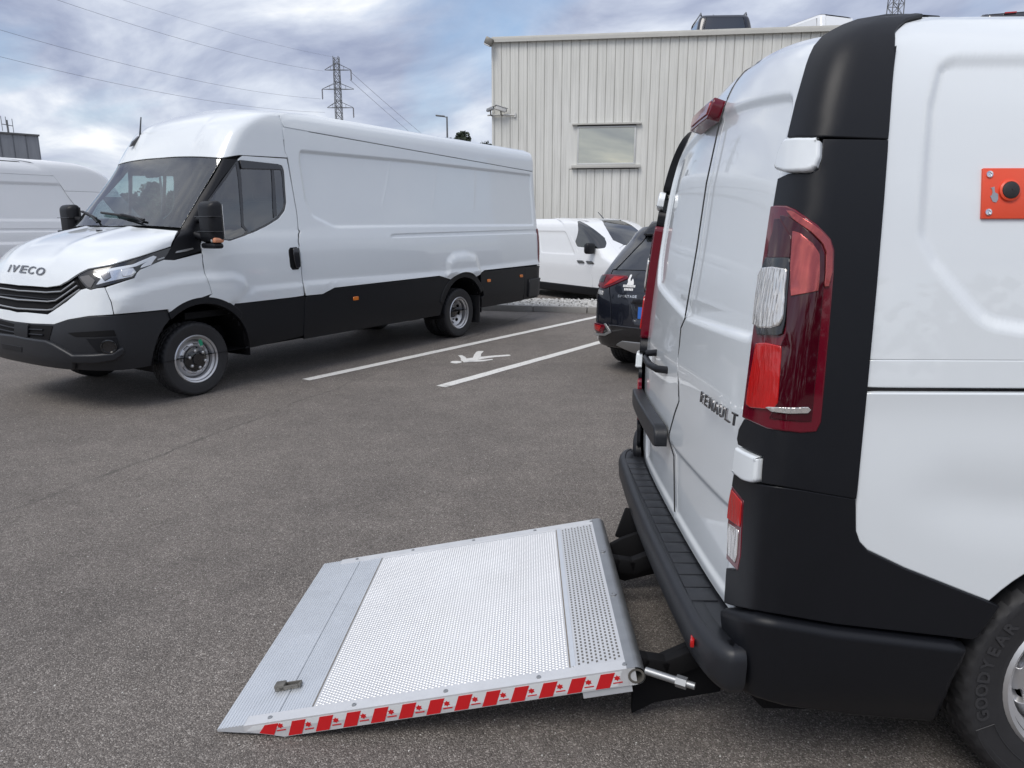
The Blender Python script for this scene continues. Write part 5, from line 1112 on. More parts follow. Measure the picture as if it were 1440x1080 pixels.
patch(CV, cv, 'cargo_side', paint2, np.array(inset_poly([(w_r + .14, tD), (sBc, tD), (sBc, tTC), (w_r + .05, tTC), (w_r + .05, dtop), (w_r + .06, 1.4), (w_r + .14, 1.05)], .004)), mirror=1, h=.09, disp=cdr, extra=rings_of(CREC, (-.01, 0, .02, .04), .06), hb=.06)
WSE = CV.pts([(846, 309.8), (853, 322), (862, 337.5), (877, 344.2)]); WSE = [p_ for p_ in WSE]
patch(CV, cv, 'roof_front', paint2, [('p', 0, WSE[0][1] + .012), ('p', WSE[0][0], WSE[0][1] + .012), ('p', w_l + .3, dtop + .005), ('p', w_r + .045, dtop + .005), ('p', w_r + .045, tTC), ('p', 0, tTC)], sym=True, h=.07)
patch(CV, cv, 'windscreen', dark_glass, [('p', 0, WSE[0][1])] + [('p',) + p_ for p_ in WSE] + [('p', 0, WSE[-1][1])], sym=True, h=.07, gap=.006)
fen = [('p',) + p_ for p_ in WSE] + [('p', .52, WSE[-1][1] - .06), ('p', .52, .62), ('p', w_l - .86, .62), ('p', w_l - .5, .8), ('p', w_l - .15, .74), ('p', w_l - .05, tD), ('p', w_l + .12, tD), ('p', w_l - .02, .75), ('p', w_l - .06, 1.2), ('p', w_l - .03, 1.42), ('p', w_l + .29, dtop)]
patch(CV, cv, 'fender', paint2, fen, mirror=1, h=.06, gap=.003)
patch(CV, cv, 'bonnet', paint2, [('p', 0, .9), ('p', .51, .9), ('p', .51, WSE[-1][1] - .06), ('p', WSE[-1][0], WSE[-1][1] - .008), ('p', 0, WSE[-1][1] - .008)], sym=True, h=.06)
patch(CV, cv, 'front_bumper', plastic, [('p', 0, .28), ('p', .9, .28), ('p', .9, .60), ('p', .5, .61), ('p', .5, .89), ('p', 0, .89)], sym=True, h=.07)
patch(CV, cv, 'sill', plastic, [('p', w_l + .0, tD - .015), ('p', sBc, tD - .015), ('p', sBc, .30), ('p', w_l + .0, .30)], mirror=1, h=.08, off=.012, r=.008)
for c0 in (w_r - .02, w_r + .34):
    patch(CV, cv, 'door_handle', gloss_black, [('p', c0 - .10, 1.0), ('p', c0 + .10, 1.0), ('p', c0 + .10, 1.04), ('p', c0 - .10, 1.04)], mirror=1, off=.03, r=.012, depth=.03, h=.04)
roof_cap(CV, cv, paint2)
shell(CV, cv, 'body_shell', dark, .03, holes=[arch_hole(CV, 0, .33, .40), arch_hole(CV, -3.27, .33, .40)])
for x_ in (0, -3.27):
    for sg in (1, -1): wheel(cv, (x_, .82 * sg, .335), .335, .21, .205, 'plain', sg)
for sg in (1, -1):
    mr = bpy.data.objects.new('door_mirror', None); link(mr, cv); mr.location = (-.42, 1.06 * sg, 1.33); box('mirror_housing', (0, 0, 0), (.16, .24, .24), plastic, mr, bev=.06, seg=3); tube('mirror_arm', [(0, 0, -.05), (-.02, -.2 * sg, -.1)], .035, plastic, mr)
tube('aerial', [(-1.15, 0, 1.90), (-1.45, -.02, 2.13)], [.014, .008], gloss_black, cv, 6)

# ------------------------------------------------------------------ dark SUV
def srow(zs, zA, xA, w_, a, m, xB=4.5, rB=.5): return dict(t=zs, zs=zs, zA=zA, w=w_, xA=xA, a=a, m=m, xB=xB, rB=rB)
SROWS = [srow(.24, .24, .14, .86, .3, 3), srow(.36, .36, .05, .91, .34, 2.9), srow(.5, .5, .0, .93, .36, 2.8), srow(.75, .75, .01, .932, .36, 2.8), srow(.90, .91, .03, .925, .36, 2.8), srow(1.02, 1.04, .07, .90, .36, 2.9), srow(1.08, 1.10, .12, .875, .34, 3.0), srow(1.28, 1.30, .32, .79, .30, 3.2), srow(1.455, 1.49, .50, .71, .28, 3.4, 3.6), srow(1.51, 1.55, .50, .675, .28, 3.2, 3.3), srow(1.555, 1.59, .60, .61, .3, 3, 3.1), srow(1.575, 1.60, .9, .5, .3, 3, 2.9)]
l0, l1 = g2(620, 544), g2(842, 482); fs = (l1 - l0).normalized(); rs = Vector((fs.y, -fs.x))
co = CAMP + ray(839, 440) * 7.75 / ray(839, 440).y
OS = Vector((co.x, co.y)) + rs * .90 - fs * .22
MS = frame((OS.x, OS.y, gz(OS.y)), fs.x, fs.y)
SV = Skin(SROWS, MS, 1, dt=.015, ds=.12, nA=60)
sv = thing('dark_suv', 'dark SUV seen from behind, partly hidden by the foreground white van', 'car', MS)
zs4 = lambda L: [(820 + x / 4.907, 300 + y / 4.907) for x, y in L]
S_ = lambda n, m, L, **k: patch(SV, sv, n, m, L, **k)
tg = SV.px(885, 366)[1]; tgt = SV.px(905, 325)[1]; sBs = SV.S[-1] - .001; tTS = SV.T[-1]; print('suv', tg, tgt)
t_b = .54
PLR = rounded([(-.36, .60), (.36, .60), (.40, .80), (-.40, .80)], .03)
pd_ = lambda q: -.022 * (1 - sstep(-.02, .0, sdf(PLR, q)))
S_('tailgate', suv_paint, [('p', 0, t_b), ('p', .62, t_b), ('p', .66, .80), ('p', .74, 1.03), ('p', .76, 1.095), ('p', 0, 1.095)], sym=True, h=.035, gap=.002, disp=pd_, extra=rings_of(PLR, (0, .01, .02), .03))
S_('rear_window', dark_glass, [('p', 0, 1.105), ('p', .72, 1.105), ('p', .60, 1.43), ('p', 0, 1.43)], sym=True, h=.05, gap=.002, off=-.006)
S_('spoiler', gloss_black, [('p', 0, 1.44), ('p', .62, 1.44), ('p', .60, 1.535), ('p', 0, 1.535)], sym=True, h=.05, off=.05, r=.02, depth=.06)
sQ = SV.side(1.2, 1.0)[0]
S_('quarter_panel', suv_paint, [('p', .67, .80), ('p', .765, 1.035), ('p', .78, 1.10), ('p', .735, 1.108), ('p', .615, 1.43), ('p', .64, 1.44), ('p', .62, 1.54), ('p', sBs, 1.54), ('p', sBs, .45)] + [('p', SV.side(.85 + .40 * math.cos(a), .34 + .40 * math.sin(a))[0], .34 + .40 * math.sin(a)) for a in np.linspace(R(17), R(163), 14)] + [('p', .80, .48), ('p', .63, .54)], mirror=1, h=.05, gap=.002)
S_('side_window', dark_glass, [('p', SV.side(.95, 1.2)[0], 1.14), ('p', SV.side(3.0, 1.2)[0], 1.10), ('p', SV.side(2.5, 1.2)[0], 1.44), ('p', SV.side(1.05, 1.2)[0], 1.42)], mirror=1, h=.08, off=.004, rnd=.06)
S_('tail_lamp', red_lens, [('p', .64, .955), ('p', .79, .905), ('p', 1.02, .93), ('p', 1.02, 1.03), ('p', .76, 1.045), ('p', .50, 1.035), ('p', .49, 1.015)], mirror=1, h=.025, off=.012, r=.006)
S_('lamp_strip', red_bright, [('p', .67, .962), ('p', .78, .928), ('p', .66, 1.025), ('p', .53, 1.024)], mirror=1, h=.02, off=.0175, r=.002, depth=.006)
S_('lamp_tip', gloss_black, [('p', .80, .97), ('p', .99, .97), ('p', .99, 1.025), ('p', .80, 1.03)], mirror=1, h=.02, off=.0175, r=.002, depth=.006)
S_('reversing_lamp', clear_lens, [('p', .79, .84), ('p', .93, .85), ('p', .90, .885), ('p', .80, .88)], mirror=1, h=.02, off=.006, r=.003)
S_('bumper', gloss_black, [('p', 0, .30), ('p', .95, .30), ('p', .93, .43), ('p', .80, .475), ('p', .62, .535), ('p', 0, .535)], sym=True, h=.04, off=.012, r=.01)
S_('bumper_lamp', red_lens, [('p', .76, .44), ('p', .94, .45), ('p', .96, .53), ('p', .70, .53)], mirror=1, h=.02, off=.018, r=.004)
S_('bumper_lamp_lens', red_bright, [('p', .80, .46), ('p', .93, .465), ('p', .94, .515), ('p', .77, .515)], mirror=1, h=.02, off=.022, r=.002, depth=.006)
S_('bumper_trim', silver_tr, [('p', .62, .47), ('p', .72, .425), ('p', .93, .405), ('p', .93, .418), ('p', .735, .438), ('p', .655, .475), ('p', .72, .545), ('p', .70, .55)], mirror=1, h=.02, off=.024, r=.003, depth=.01)
S_('skid_plate', silver_tr, [('p', 0, .27), ('p', .42, .27), ('p', .60, .335), ('p', .50, .385), ('p', 0, .39)], sym=True, h=.03, off=.022, r=.006)
pb_ = SV.px(897.5, 424)[0]
S_('plate_recess', gloss_black, [('p', -.27, .63), ('p', pb_ + .012, .63), ('p', pb_ + .012, .755), ('p', -.27, .755)], h=.04, off=-.016, r=.002, depth=.004)
S_('number_plate_band', plate_blue, [('p', pb_ - .05, .635), ('p', pb_, .635), ('p', pb_, .75), ('p', pb_ - .05, .75)], h=.02, off=-.010, r=.001, depth=.003)
S_('number_plate', sticker, [('p', -.262, .635), ('p', pb_ - .052, .635), ('p', pb_ - .052, .75), ('p', -.262, .75)], h=.03, off=-.010, r=.001, depth=.003)
sc_ = SV.px(886, 398)
def sv_shape(nm, pts, c, k, m, off=.003):
    return patch(SV, sv, nm, m, np.array([(c[0] - x * k, c[1] + y * k) for x, y in pts]), h=.02, off=off, r=.0005, depth=.001)
sv_shape('sticker_figures', [(-.55, -.6), (.75, -.6), (.75, -.3), (.55, .15), (.35, .35), (.2, .0), (.1, -.1), (-.1, .3), (-.05, .75), (-.3, 1.0), (-.5, .9), (-.45, .55), (-.55, .2), (-.4, -.2)], (sc_[0], sc_[1] + .02), .062, sticker)
for j, (wd, dz) in enumerate(((.15, -.040), (.11, -.072))):
    n_ = 9 if j == 0 else 6
    for k in range(n_):
        x0 = sc_[0] + wd / 2 - wd * k / n_; patch(SV, sv, 'sticker_letter', sticker, np.array([(x0 - wd / n_ * .75, sc_[1] + dz), (x0, sc_[1] + dz), (x0, sc_[1] + dz + .022), (x0 - wd / n_ * .75, sc_[1] + dz + .022)]), h=.02, off=.003, r=.0004, depth=.001)
e0, e1 = SV.px(869, 416.5), SV.px(896, 417.5)
for k, ch in enumerate('SPORTAGE'):
    f = (k + .5) / 8; text_obj('emblem_letter', ch, .036, chrome, sv, skin_frame(SV, (e0[0] + (e1[0] - e0[0]) * f, e0[1] + (e1[1] - e0[1]) * f), .004, Vector((0, -1, 0))), .002, .001, width=abs(e1[0] - e0[0]) / 8 * .8)
sv_shape('tailgate_emblem', [(0, 1), (.25, .8), (-.45, 0), (.25, -.8), (0, -1), (-.85, 0)], SV.px(896, 388), .03, gloss_black)
roof_cap(SV, sv, suv_paint)
S_('roof_skin', suv_paint, [('p', 0, 1.538), ('p', sBs, 1.545), ('p', sBs, tTS), ('p', 0, tTS)], mirror=1, h=.07)
shell(SV, sv, 'body_shell', dark, .03, holes=[arch_hole(SV, .85, .34, .39), arch_hole(SV, 3.55, .34, .39)])
for x_ in (.85, 3.55):
    for sg in (1, -1): wheel(sv, (x_, .78 * sg, .355), .355, .235, .235, 'plain', sg)
# ------------------------------------------------------------------ cladded hall with cars on its roof
def clad_mat(name, col):
    m = bpy.data.materials.new(name); m.use_nodes = True; t = m.node_tree; b = t.nodes['Principled BSDF']; L = t.links.new
    tc = t.nodes.new('ShaderNodeTexCoord'); gm = t.nodes.new('ShaderNodeNewGeometry'); mp = t.nodes.new('ShaderNodeMapping'); mp.inputs['Scale'].default_value = (5, 5, .35); L(gm.outputs['Position'], mp.inputs[0])
    n = t.nodes.new('ShaderNodeTexNoise'); n.inputs['Scale'].default_value = 1.6; n.inputs['Detail'].default_value = 6; L(mp.outputs[0], n.inputs['Vector'])
    n2 = t.nodes.new('ShaderNodeTexNoise'); n2.inputs['Scale'].default_value = .35; n2.inputs['Detail'].default_value = 4; L(gm.outputs['Position'], n2.inputs['Vector'])
    r = t.nodes.new('ShaderNodeValToRGB'); e = r.color_ramp.elements; e[0].position = .32; e[0].color = (*[c * .87 for c in col], 1); e[1].position = .6; e[1].color = (*col, 1); L(n.outputs[0], r.inputs[0])
    r2 = t.nodes.new('ShaderNodeValToRGB'); e = r2.color_ramp.elements; e[0].position = .3; e[0].color = (.92, .92, .90, 1); e[1].position = .7; e[1].color = (1.03, 1.03, 1.03, 1); L(n2.outputs[0], r2.inputs[0])
    x = t.nodes.new('ShaderNodeMixRGB'); x.blend_type = 'MULTIPLY'; x.inputs[0].default_value = 1; L(r.outputs[0], x.inputs[1]); L(r2.outputs[0], x.inputs[2]); L(x.outputs[0], b.inputs['Base Color']); b.inputs['Roughness'].default_value = .5
    MAT[name] = m; return m
clad = clad_mat('cladding_paint', (.70, .70, .665)); clad_trim = mat('cladding_trim', (.50, .495, .46), .5, var=.12, vscale=3); grey_clad = clad_mat('grey_cladding', (.24, .255, .285))
roof_m = mat('roof_concrete', (.30, .30, .29), .85, var=.1); win_glass = mat('mirror_glazing', (.54, .53, .45), .015, metal=1.0, bump=.25, bscale=1.4)
EX = Vector((.9913, -.1316, 0)); EY = Vector((.1316, .9913, 0)); W0 = CAMP + ray(693.5, 58) * (25.0 / ray(693.5, 58).y); W0.z = gz(25)
MW = Matrix(((EX.x, EY.x, 0, W0.x), (EX.y, EY.y, 0, W0.y), (0, 0, 1, W0.z), (0, 0, 0, 1))); WH = 7.40 - W0.z
hall = thing('cladded_hall', 'large hall clad in pale grey ribbed metal with one mirrored window', 'building', MW)
def wl(u, v, y=0.0):
    o = MW.inverted() @ CAMP; d = MW.to_3x3().inverted() @ ray(u, v); return o + d * ((y - o.y) / d.y)
wa, wb = wl(811, 232), wl(895, 176.5); WX0, WX1, WZ0, WZ1 = wa.x, wb.x, wa.z, wb.z
PIT = .283; NP = 82
pf = [(.003, .0), (.060, .0), (.066, .005), (.080, .005), (.086, 0), (.150, .0), (.156, .006), (.172, .006), (.178, 0), (.256, .0), (.259, .022), (.273, .022), (.280, .0)]
def panel_mesh(z0, z1):
    v = []; f = []
    for x, y in pf: v += [(x, y, z0), (x, y, z1)]
    for i in range(len(pf) - 1): f.append((2 * i, 2 * i + 2, 2 * i + 3, 2 * i + 1))
    n = len(v); v += [(.003, .05, z0), (.003, .05, z1), (.280, .05, z0), (.280, .05, z1)]; f += [(0, 1, n + 1, n), (n - 2, n + 2, n + 3, n - 1)]
    me = bpy.data.meshes.new('cladding_panel'); me.from_pydata(v, [], f); me.materials.append(clad); return me
full, low_, upp = panel_mesh(0.05, WH - .02), panel_mesh(.05, WZ0 - .14), panel_mesh(WZ1 + .10, WH - .02)
for k in range(NP):
    x = k * PIT
    for me in ((low_, upp) if (x + PIT > WX0 - .04 and x < WX1 + .04) else (full,)):
        o = bpy.data.objects.new('cladding_panel', me); link(o, hall); o.location = (x, 0, 0)
LW_ = NP * PIT
DP = 30.0
box('wall_core', (LW_ / 2, .09 + .05, WH / 2 - .01), (LW_ - .01, .16, WH - .06), mat('dark_cavity', (.05, .05, .05), .9), hall)
box('side_wall', (.07, DP / 2 + .23, WH / 2), (.14, DP, WH - .02), clad, hall); box('roof_deck', (LW_ / 2, DP / 2 + .1, WH - .55), (LW_ - .3, DP, .2), roof_m, hall)
box('parapet_coping', (LW_ / 2 + .02, .06, WH + .03), (LW_ + .12, .30, .12), clad_trim, hall, bev=.01); box('coping_lip', (LW_ / 2, -.105, WH - .03), (LW_ + .10, .03, .10), clad_trim, hall); box('corner_trim', (-.02, .0, WH / 2 - .03), (.06, .10, WH - .1), clad, hall)
# window
wn = bpy.data.objects.new('window', None); link(wn, hall); wn.location = (0, 0, 0)
fw = .055
for nm, c_, s_4 in (('frame_member', ((WX0 + WX1) / 2, .0, WZ1 - fw / 2), (WX1 - WX0, .07, fw)), ('frame_member', ((WX0 + WX1) / 2, .0, WZ0 + fw / 2), (WX1 - WX0, .07, fw)), ('frame_member', (WX0 + fw / 2, .001, (WZ0 + WZ1) / 2), (fw, .072, WZ1 - WZ0 - fw * 2)), ('frame_member', (WX1 - fw / 2, .001, (WZ0 + WZ1) / 2), (fw, .072, WZ1 - WZ0 - fw * 2))):
    box(nm, c_, s_4, mat('window_frame_paint', (.55, .56, .55), .4) if 'window_frame_paint' not in MAT else MAT['window_frame_paint'], wn, bev=.006)
box('pane', ((WX0 + WX1) / 2, .012, (WZ0 + WZ1) / 2), (WX1 - WX0 - fw * 2 + .01, .012, WZ1 - WZ0 - fw * 2 + .01), win_glass, wn)
box('window_sill', ((WX0 + WX1) / 2, -.05, WZ0 - .06), (WX1 - WX0 + .34, .16, .10), clad_trim, wn, bev=.008); box('head_flashing', ((WX0 + WX1) / 2, -.04, WZ1 + .06), (WX1 - WX0 + .34, .14, .045), clad_trim, wn, bev=.006)
xa_ = math.floor((WX0 - .04) / PIT) * PIT; xb_ = math.ceil((WX1 + .04) / PIT) * PIT
for q0, q1 in ((xa_ - .03, WX0 - .002), (WX1 + .002, xb_ + .03)): box('reveal', ((q0 + q1) / 2, .028, (WZ0 + WZ1) / 2), (q1 - q0, .05, WZ1 - WZ0 + .24), clad, wn)
# cameras and a floodlight on the wall corner
cam_m = mat('camera_housing_paint', (.62, .62, .60), .4); c1 = wl(700, 158, -.1)
for dx, lab, sc in ((0.0, 'white wall camera nearer the wall corner, pointing right', 1.0), (-.34, 'small grey wall camera at the outer end of the arm, pointing left', .75)):
    t_ = thing('wall_camera', lab, 'camera', MW @ Matrix.Translation((c1.x + .12 + dx, -.25, c1.z + .02)), 'cameras on the wall corner')
    rt = Matrix.Rotation(R(25 if dx == 0 else 150), 3, 'Z') @ Matrix.Rotation(R(14), 3, 'Y')
    box('camera_body', (0, 0, .06), (.36 * sc, .13 * sc, .13 * sc), cam_m if dx == 0 else galv, t_, rt, .02); box('camera_hood', (.02, 0, .06 + .07 * sc), (.44 * sc, .16 * sc, .018), cam_m, t_, rt, .004)
    bm = bmesh.new(); add_lathe(bm, [(.045 * sc, 0), (.045 * sc, .02), (.001, .02)], 16, Matrix.Translation(rt @ Vector((.18 * sc, 0, 0)) + Vector((0, 0, .06))) @ Matrix.Rotation(R(-90 + (25 if dx == 0 else 150)), 4, 'Z')); bm_obj('lens', bm, gloss_black, t_, 40)
    tube('bracket', [(0, 0, .0), (0, .06, -.10), (.02, .20, -.12)], .022, caststeel, t_, 6)
a_ = wl(696, 162, -.06); b2_ = wl(724, 162, -.06); tt = thing('camera_arm', 'thin grey arm fixed along the wall under the cameras', 'bracket', MW @ Matrix.Translation((a_.x, -.06, a_.z)))
tube('arm_tube', [(-.25, 0, 0), (b2_.x - a_.x, 0, 0)], .025, cam_m, tt, 8); box('arm_foot', (b2_.x - a_.x, .03, 0), (.06, .07, .14), cam_m, tt)
f_ = wl(690, 58, -.2); tt = thing('flood_lamp', 'grey floodlight on the roof corner of the cladded hall', 'lamp', MW @ Matrix.Translation((f_.x + .05, -.1, WH - .02)))
box('lamp_housing', (-.10, -.12, -.06), (.26, .20, .22), caststeel, tt, Matrix.Rotation(R(25), 3, 'Y'), .03); box('lamp_glass', (-.16, -.16, -.17), (.20, .16, .02), clear_lens, tt, Matrix.Rotation(R(25), 3, 'Y')); tube('lamp_arm', [(.0, .0, .02), (-.08, -.08, .0)], .03, galv, tt, 6)
# cars on the roof
def roof_car(name, label, cat, u, v, dist_, width, height, paint_, glass_, yaw, lampy=False, rails=False):
    p_ = CAMP + ray(u, v) * (dist_ / ray(u, v).y); deck = WH + W0.z - .45
    m_ = frame((p_.x, p_.y, deck), math.sin(R(yaw)), math.cos(R(yaw))); t_ = thing(name, label, cat, m_)
    k = height; h2 = width / 2
    rw = [dict(t=z * k, zs=z * k, zA=z * k, w=w_ * h2, xA=x, a=.16, m=5, xB=4.3, rB=.4) for z, x, w_ in ((.15, .06, .95), (.30, .0, 1.), (.58, .02, 1.), (.64, .05, .985), (.92, .22, .88), (.965, .26, .84), (.99, .36, .74), (1.0, .6, .6))]
    K = Skin(rw, m_, 1, dt=.03, ds=.3, nA=30); sB_ = K.S[-1] - .001; T_ = K.T[-1]; wq = h2 * .76
    patch(K, t_, 'body', paint_, [('p', 0, .15 * k), ('p', sB_, .15 * k), ('p', sB_, .645 * k), ('p', 0, .645 * k)], mirror=1, h=.12)
    patch(K, t_, 'rear_window', glass_, [('p', 0, .66 * k), ('p', wq, .66 * k), ('p', wq * .93, .925 * k), ('p', 0, .925 * k)], sym=True, h=.1, off=.002, rnd=.02)
    patch(K, t_, 'roof_frame', paint_, [('p', 0, .93 * k), ('p', wq * .96, .93 * k), ('p', wq * 1.03, .65 * k), ('p', wq * 1.6, .65 * k), ('p', wq * 1.55, .90 * k), ('p', sB_ - .9, .90 * k), ('p', sB_ - .9, T_), ('p', 0, T_)], sym=True, h=.1)
    patch(K, t_, 'side_glass', glass_, [('p', wq * 1.62, .65 * k), ('p', sB_ - 1.2, .65 * k), ('p', sB_ - 1.5, .895 * k), ('p', wq * 1.62, .895 * k)], mirror=1, h=.12)
    mesh_obj('roof', K.P[-1] - [0, 0, .002], [tuple(range(K.nc))], paint_, t_, False); shell(K, t_, 'body_shell', dark, .03)
    if rails:
        for sg in (1, -1): tube('roof_rail', [(.42, .80 * h2 * sg, .985 * k), (.50, .80 * h2 * sg, 1.035 * k), (2.2, .78 * h2 * sg, 1.03 * k), (2.3, .78 * h2 * sg, .985 * k)], .028, gloss_black, t_, 6)
        for sg in (1, -1): box('door_mirror', (2.6, (h2 + .16) * sg, .72 * k), (.14, .24, .18), gloss_black, t_, bev=.04); 
        tube('aerial', [(.7, .3, k * .99), (.8, .3, k * 1.05)], .012, gloss_black, t_, 5)
    if lampy: box('high_brake_lamp', (.20, 0, .945 * k), (.05, .34, .035), red_bright, t_)
    for x_ in (.85, 3.4):
        for sg in (1, -1): wheel(t_, (x_, (h2 - .12) * sg, .33), .33, .2, .21, 'plain', sg)
    return t_
roof_car('roof_parked_offroader', 'dark boxy car with roof rails standing on the hall roof edge, window facing out', 'car', 1021, 30, 27.6, 2.02, 2.02, suv_paint, dark_glass, 3, rails=True)
roof_car('roof_parked_hatchback', 'dark car on the hall roof with a red high brake lamp, above the front van', 'car', 1425, 8, 25.2, 1.85, 1.47, suv_paint, dark_glass, 18, lampy=True)
roof_car('roof_parked_van', 'white vehicle on the hall roof, next to the dark boxy car', 'van', 1185, 32, 27.0, 1.7, 1.86, paint2, paint2, -20)

# ------------------------------------------------------------------ pylons, wires, lamps
pyl = mat('galvanised_lattice', (.16, .165, .17), .6, metal=.4); wire_m = mat('power_wire', (.20, .20, .22), .6)
def pylon(label, u, v_top, D, wt, wb_, arms, ins, px2m, legs=.09):
    top = CAMP + ray(u, v_top) * (D / ray(u, v_top).y); Hh = top.z + .2
    t_ = thing('lattice_pylon', label, 'pylon', Matrix.Translation((top.x, top.y, -.2)), 'lattice pylons')
    wd = lambda z: (wb_ + (wt - wb_) * min(1, z / (Hh * .45))) if z < Hh * .45 else wt * (1 - .25 * (z - Hh * .45) / (Hh * .55))
    for sx in (1, -1):
        for sy in (1, -1): tube('leg', [(sx * wd(z) / 2, sy * wd(z) / 2, z) for z in np.linspace(0, Hh, 9)], legs, pyl, t_, 4)
    bm = bmesh.new(); z = 0; k = 0
    while z < Hh - .5:
        z2 = min(Hh, z + max(.9, wd(z) * 1.0)); a, b = wd(z) / 2, wd(z2) / 2; e = 1 if k % 2 else -1
        for q in (1, -1):
            add_tube(bm, [(-a * e, q * a, z), (b * e, q * b, z2)], legs * .6, 4); add_tube(bm, [(a * e, q * a, z), (-b * e, q * b, z2)], legs * .6, 4)
            add_tube(bm, [(q * a, -a * e, z), (q * b, b * e, z2)], legs * .6, 4); add_tube(bm, [(-b, q * b, z2), (b, q * b, z2)], legs * .6, 4)
        z = z2; k += 1
    bm_obj('bracing', bm, pyl, t_)
    tips = []
    for (v, l, r) in arms:
        z = (CAMP + ray(u, v) * (D / ray(u, v).y)).z + .2; bm = bmesh.new()
        for w_ in (-l * px2m, r * px2m):
            for q in (1, -1): add_tube(bm, [(0, q * .5, z), (w_, 0, z)], legs * .7, 4); add_tube(bm, [(0, q * .4, z + 1.3), (w_, 0, z + .05)], legs * .6, 4)
            add_tube(bm, [(w_ * .5, 0, z), (w_ * .5, 0, z + .65)], legs * .5, 4)
        bm_obj('cross_arm', bm, pyl, t_); tips.append((z, -l * px2m, r * px2m))
    for (i, side_) in ins:
        z, l, r = tips[i]; x = l if side_ < 0 else r; bm = bmesh.new(); add_lathe(bm, [(.05, 0)] + [(.16 if q % 2 else .07, -.1 * q) for q in range(1, 19)] + [(.03, -1.95)], 8, Matrix.Translation((x, 0, z)) @ Matrix.Rotation(R(90), 4, 'X')); bm_obj('insulator', bm, wire_m, t_)
    return t_, top
py1, pt = pylon('tall lattice pylon with three cross arms, above the long white van', 472.5, 79.5, 150, 1.35, 3.2, [(98.5, 17, 20), (125.5, 22, 23), (151.5, 16, 21)], [(0, 1), (1, -1), (2, 1)], .1395, .07)
pylon('top of a lattice mast rising behind the roof of the front van', 1263, -22, 85, 1.55, 3.4, [(-12, 20, 20)], [], .079, .06)
def wire(label, p0, p1, sag, r=.02):
    p0, p1 = Vector(p0), Vector(p1); pts = [p0.lerp(p1, t) - Vector((0, 0, sag * 4 * t * (1 - t))) for t in np.linspace(0, 1, 25)]
    tag(tube('power_line', pts, r, wire_m, None, 5), label, 'wire', 'power lines at the lattice pylon')
at = lambda u, v, y: CAMP + ray(u, v) * (y / ray(u, v).y)
wire('uppermost power line left of the pylon, faint', at(468, 80, 150), at(-125, -106, 75), 1.2, .014)
wire('power line meeting the top pylon arm from the left', at(455, 100, 150), at(-200, -102, 70), 1.6, .019)
wire('power line meeting the middle pylon arm from the left', at(450.5, 139, 150), at(-420, -93, 60), 2.2, .019)
wire('lowest power line, running left from the bottom pylon arm', at(457, 158, 150), at(-420, -36, 60), 2.2, .019)
wire('power line running right from the top pylon arm, upper of two', at(493, 101, 150), at(700, 262, 420), 2.5, .036)
wire('power line running right from the top pylon arm, lower of two', at(492, 112, 150), at(700, 274, 420), 2.5, .036)
lamp_m = mat('lamp_post_paint', (.15, .155, .16), .5, metal=.3)
def street_lamp(label, u, v, D, arm):
    p_ = at(u, v, D); t_ = thing('street_lamp', label, 'street lamp', Matrix.Translation((p_.x, p_.y, gz(D))), 'street lamps'); h_ = p_.z - gz(D)
    tube('post', [(0, 0, 0), (0, 0, h_ * .5), (0, 0, h_)], [.11, .09, .06], lamp_m, t_, 8); tube('arm', [(0, 0, h_ - .05), (arm, 0, h_ + .05)], .04, lamp_m, t_, 6); box('lamp_head', (arm * 1.15, 0, h_ + .05), (.7, .28, .10), lamp_m, t_, Matrix.Rotation(R(-6 if arm > 0 else 6), 3, 'Y'), .03)
street_lamp('slim street lamp beside the tree, behind the long white van', 628.5, 164, 58, -.45)
street_lamp('slim street lamp seen through the windscreen of the high-roof van', 224, 240, 44, .5)

# ------------------------------------------------------------------ trees
leaf = mat('leaf', (.045, .062, .026), .6, var=.55, vscale=1.2); leaf2 = mat('leaf_dark', (.026, .040, .020), .6, var=.5, vscale=1.0); bark = mat('bark', (.10, .075, .055), .85, var=.3)
def tree(label, u, v_top, D, wd, m_, n=1500, lsz=.16):
    p_ = at(u, v_top, D); g_ = gz(D); h_ = p_.z - g_; t_ = thing('tree', label, 'tree', Matrix.Translation((p_.x, p_.y, g_)), 'trees beyond the parking lot'); r_ = random.Random(int(u * 7 + v_top))
    bm = bmesh.new(); add_tube(bm, [(0, 0, 0), (.1, 0, h_ * .3), (.05, .1, h_ * .75)], [.16, .12, .04], 8); bm_obj('trunk', bm, bark, t_, 50)
    cl = []
    for k in range(11):
        a, rr, z = r_.uniform(0, 6.28), wd * .36 * r_.random() ** .5, h_ * r_.uniform(.32, .86); rad = wd * r_.uniform(.13, .24) * (1.15 - .5 * z / h_); cl.append((rr * math.cos(a), rr * math.sin(a), z, rad))
        bm = bmesh.new(); add_tube(bm, [(.05, 0, z * .6), (rr * math.cos(a) * .6, rr * math.sin(a) * .6, z * .85), (rr * math.cos(a), rr * math.sin(a), z)], [.06, .04, .015], 5); bm_obj('limb', bm, bark, t_)
    cl.append((0, 0, h_ * .93 - .1, wd * .12)); v = []; f = []
    for k in range(n):
        cx, cy, cz, rad = r_.choice(cl); d = Vector((r_.gauss(0, 1), r_.gauss(0, 1), r_.gauss(0, .8))).normalized() * rad * r_.random() ** .35; c = Vector((cx, cy, cz)) + d
        if c.z > h_: continue
        a = Vector((r_.gauss(0, 1), r_.gauss(0, 1), r_.gauss(0, 1))).normalized(); b = a.cross(Vector((r_.gauss(0, 1), r_.gauss(0, 1), r_.gauss(0, 1)))).normalized(); s = lsz * r_.uniform(.6, 1.3); i = len(v); v += [c - a * s, c + b * s * .6, c + a * s, c - b * s * .6]; f.append((i, i + 1, i + 2, i + 3))
    tag(mesh_obj('crown', v, f, m_, t_, False), kind='stuff')
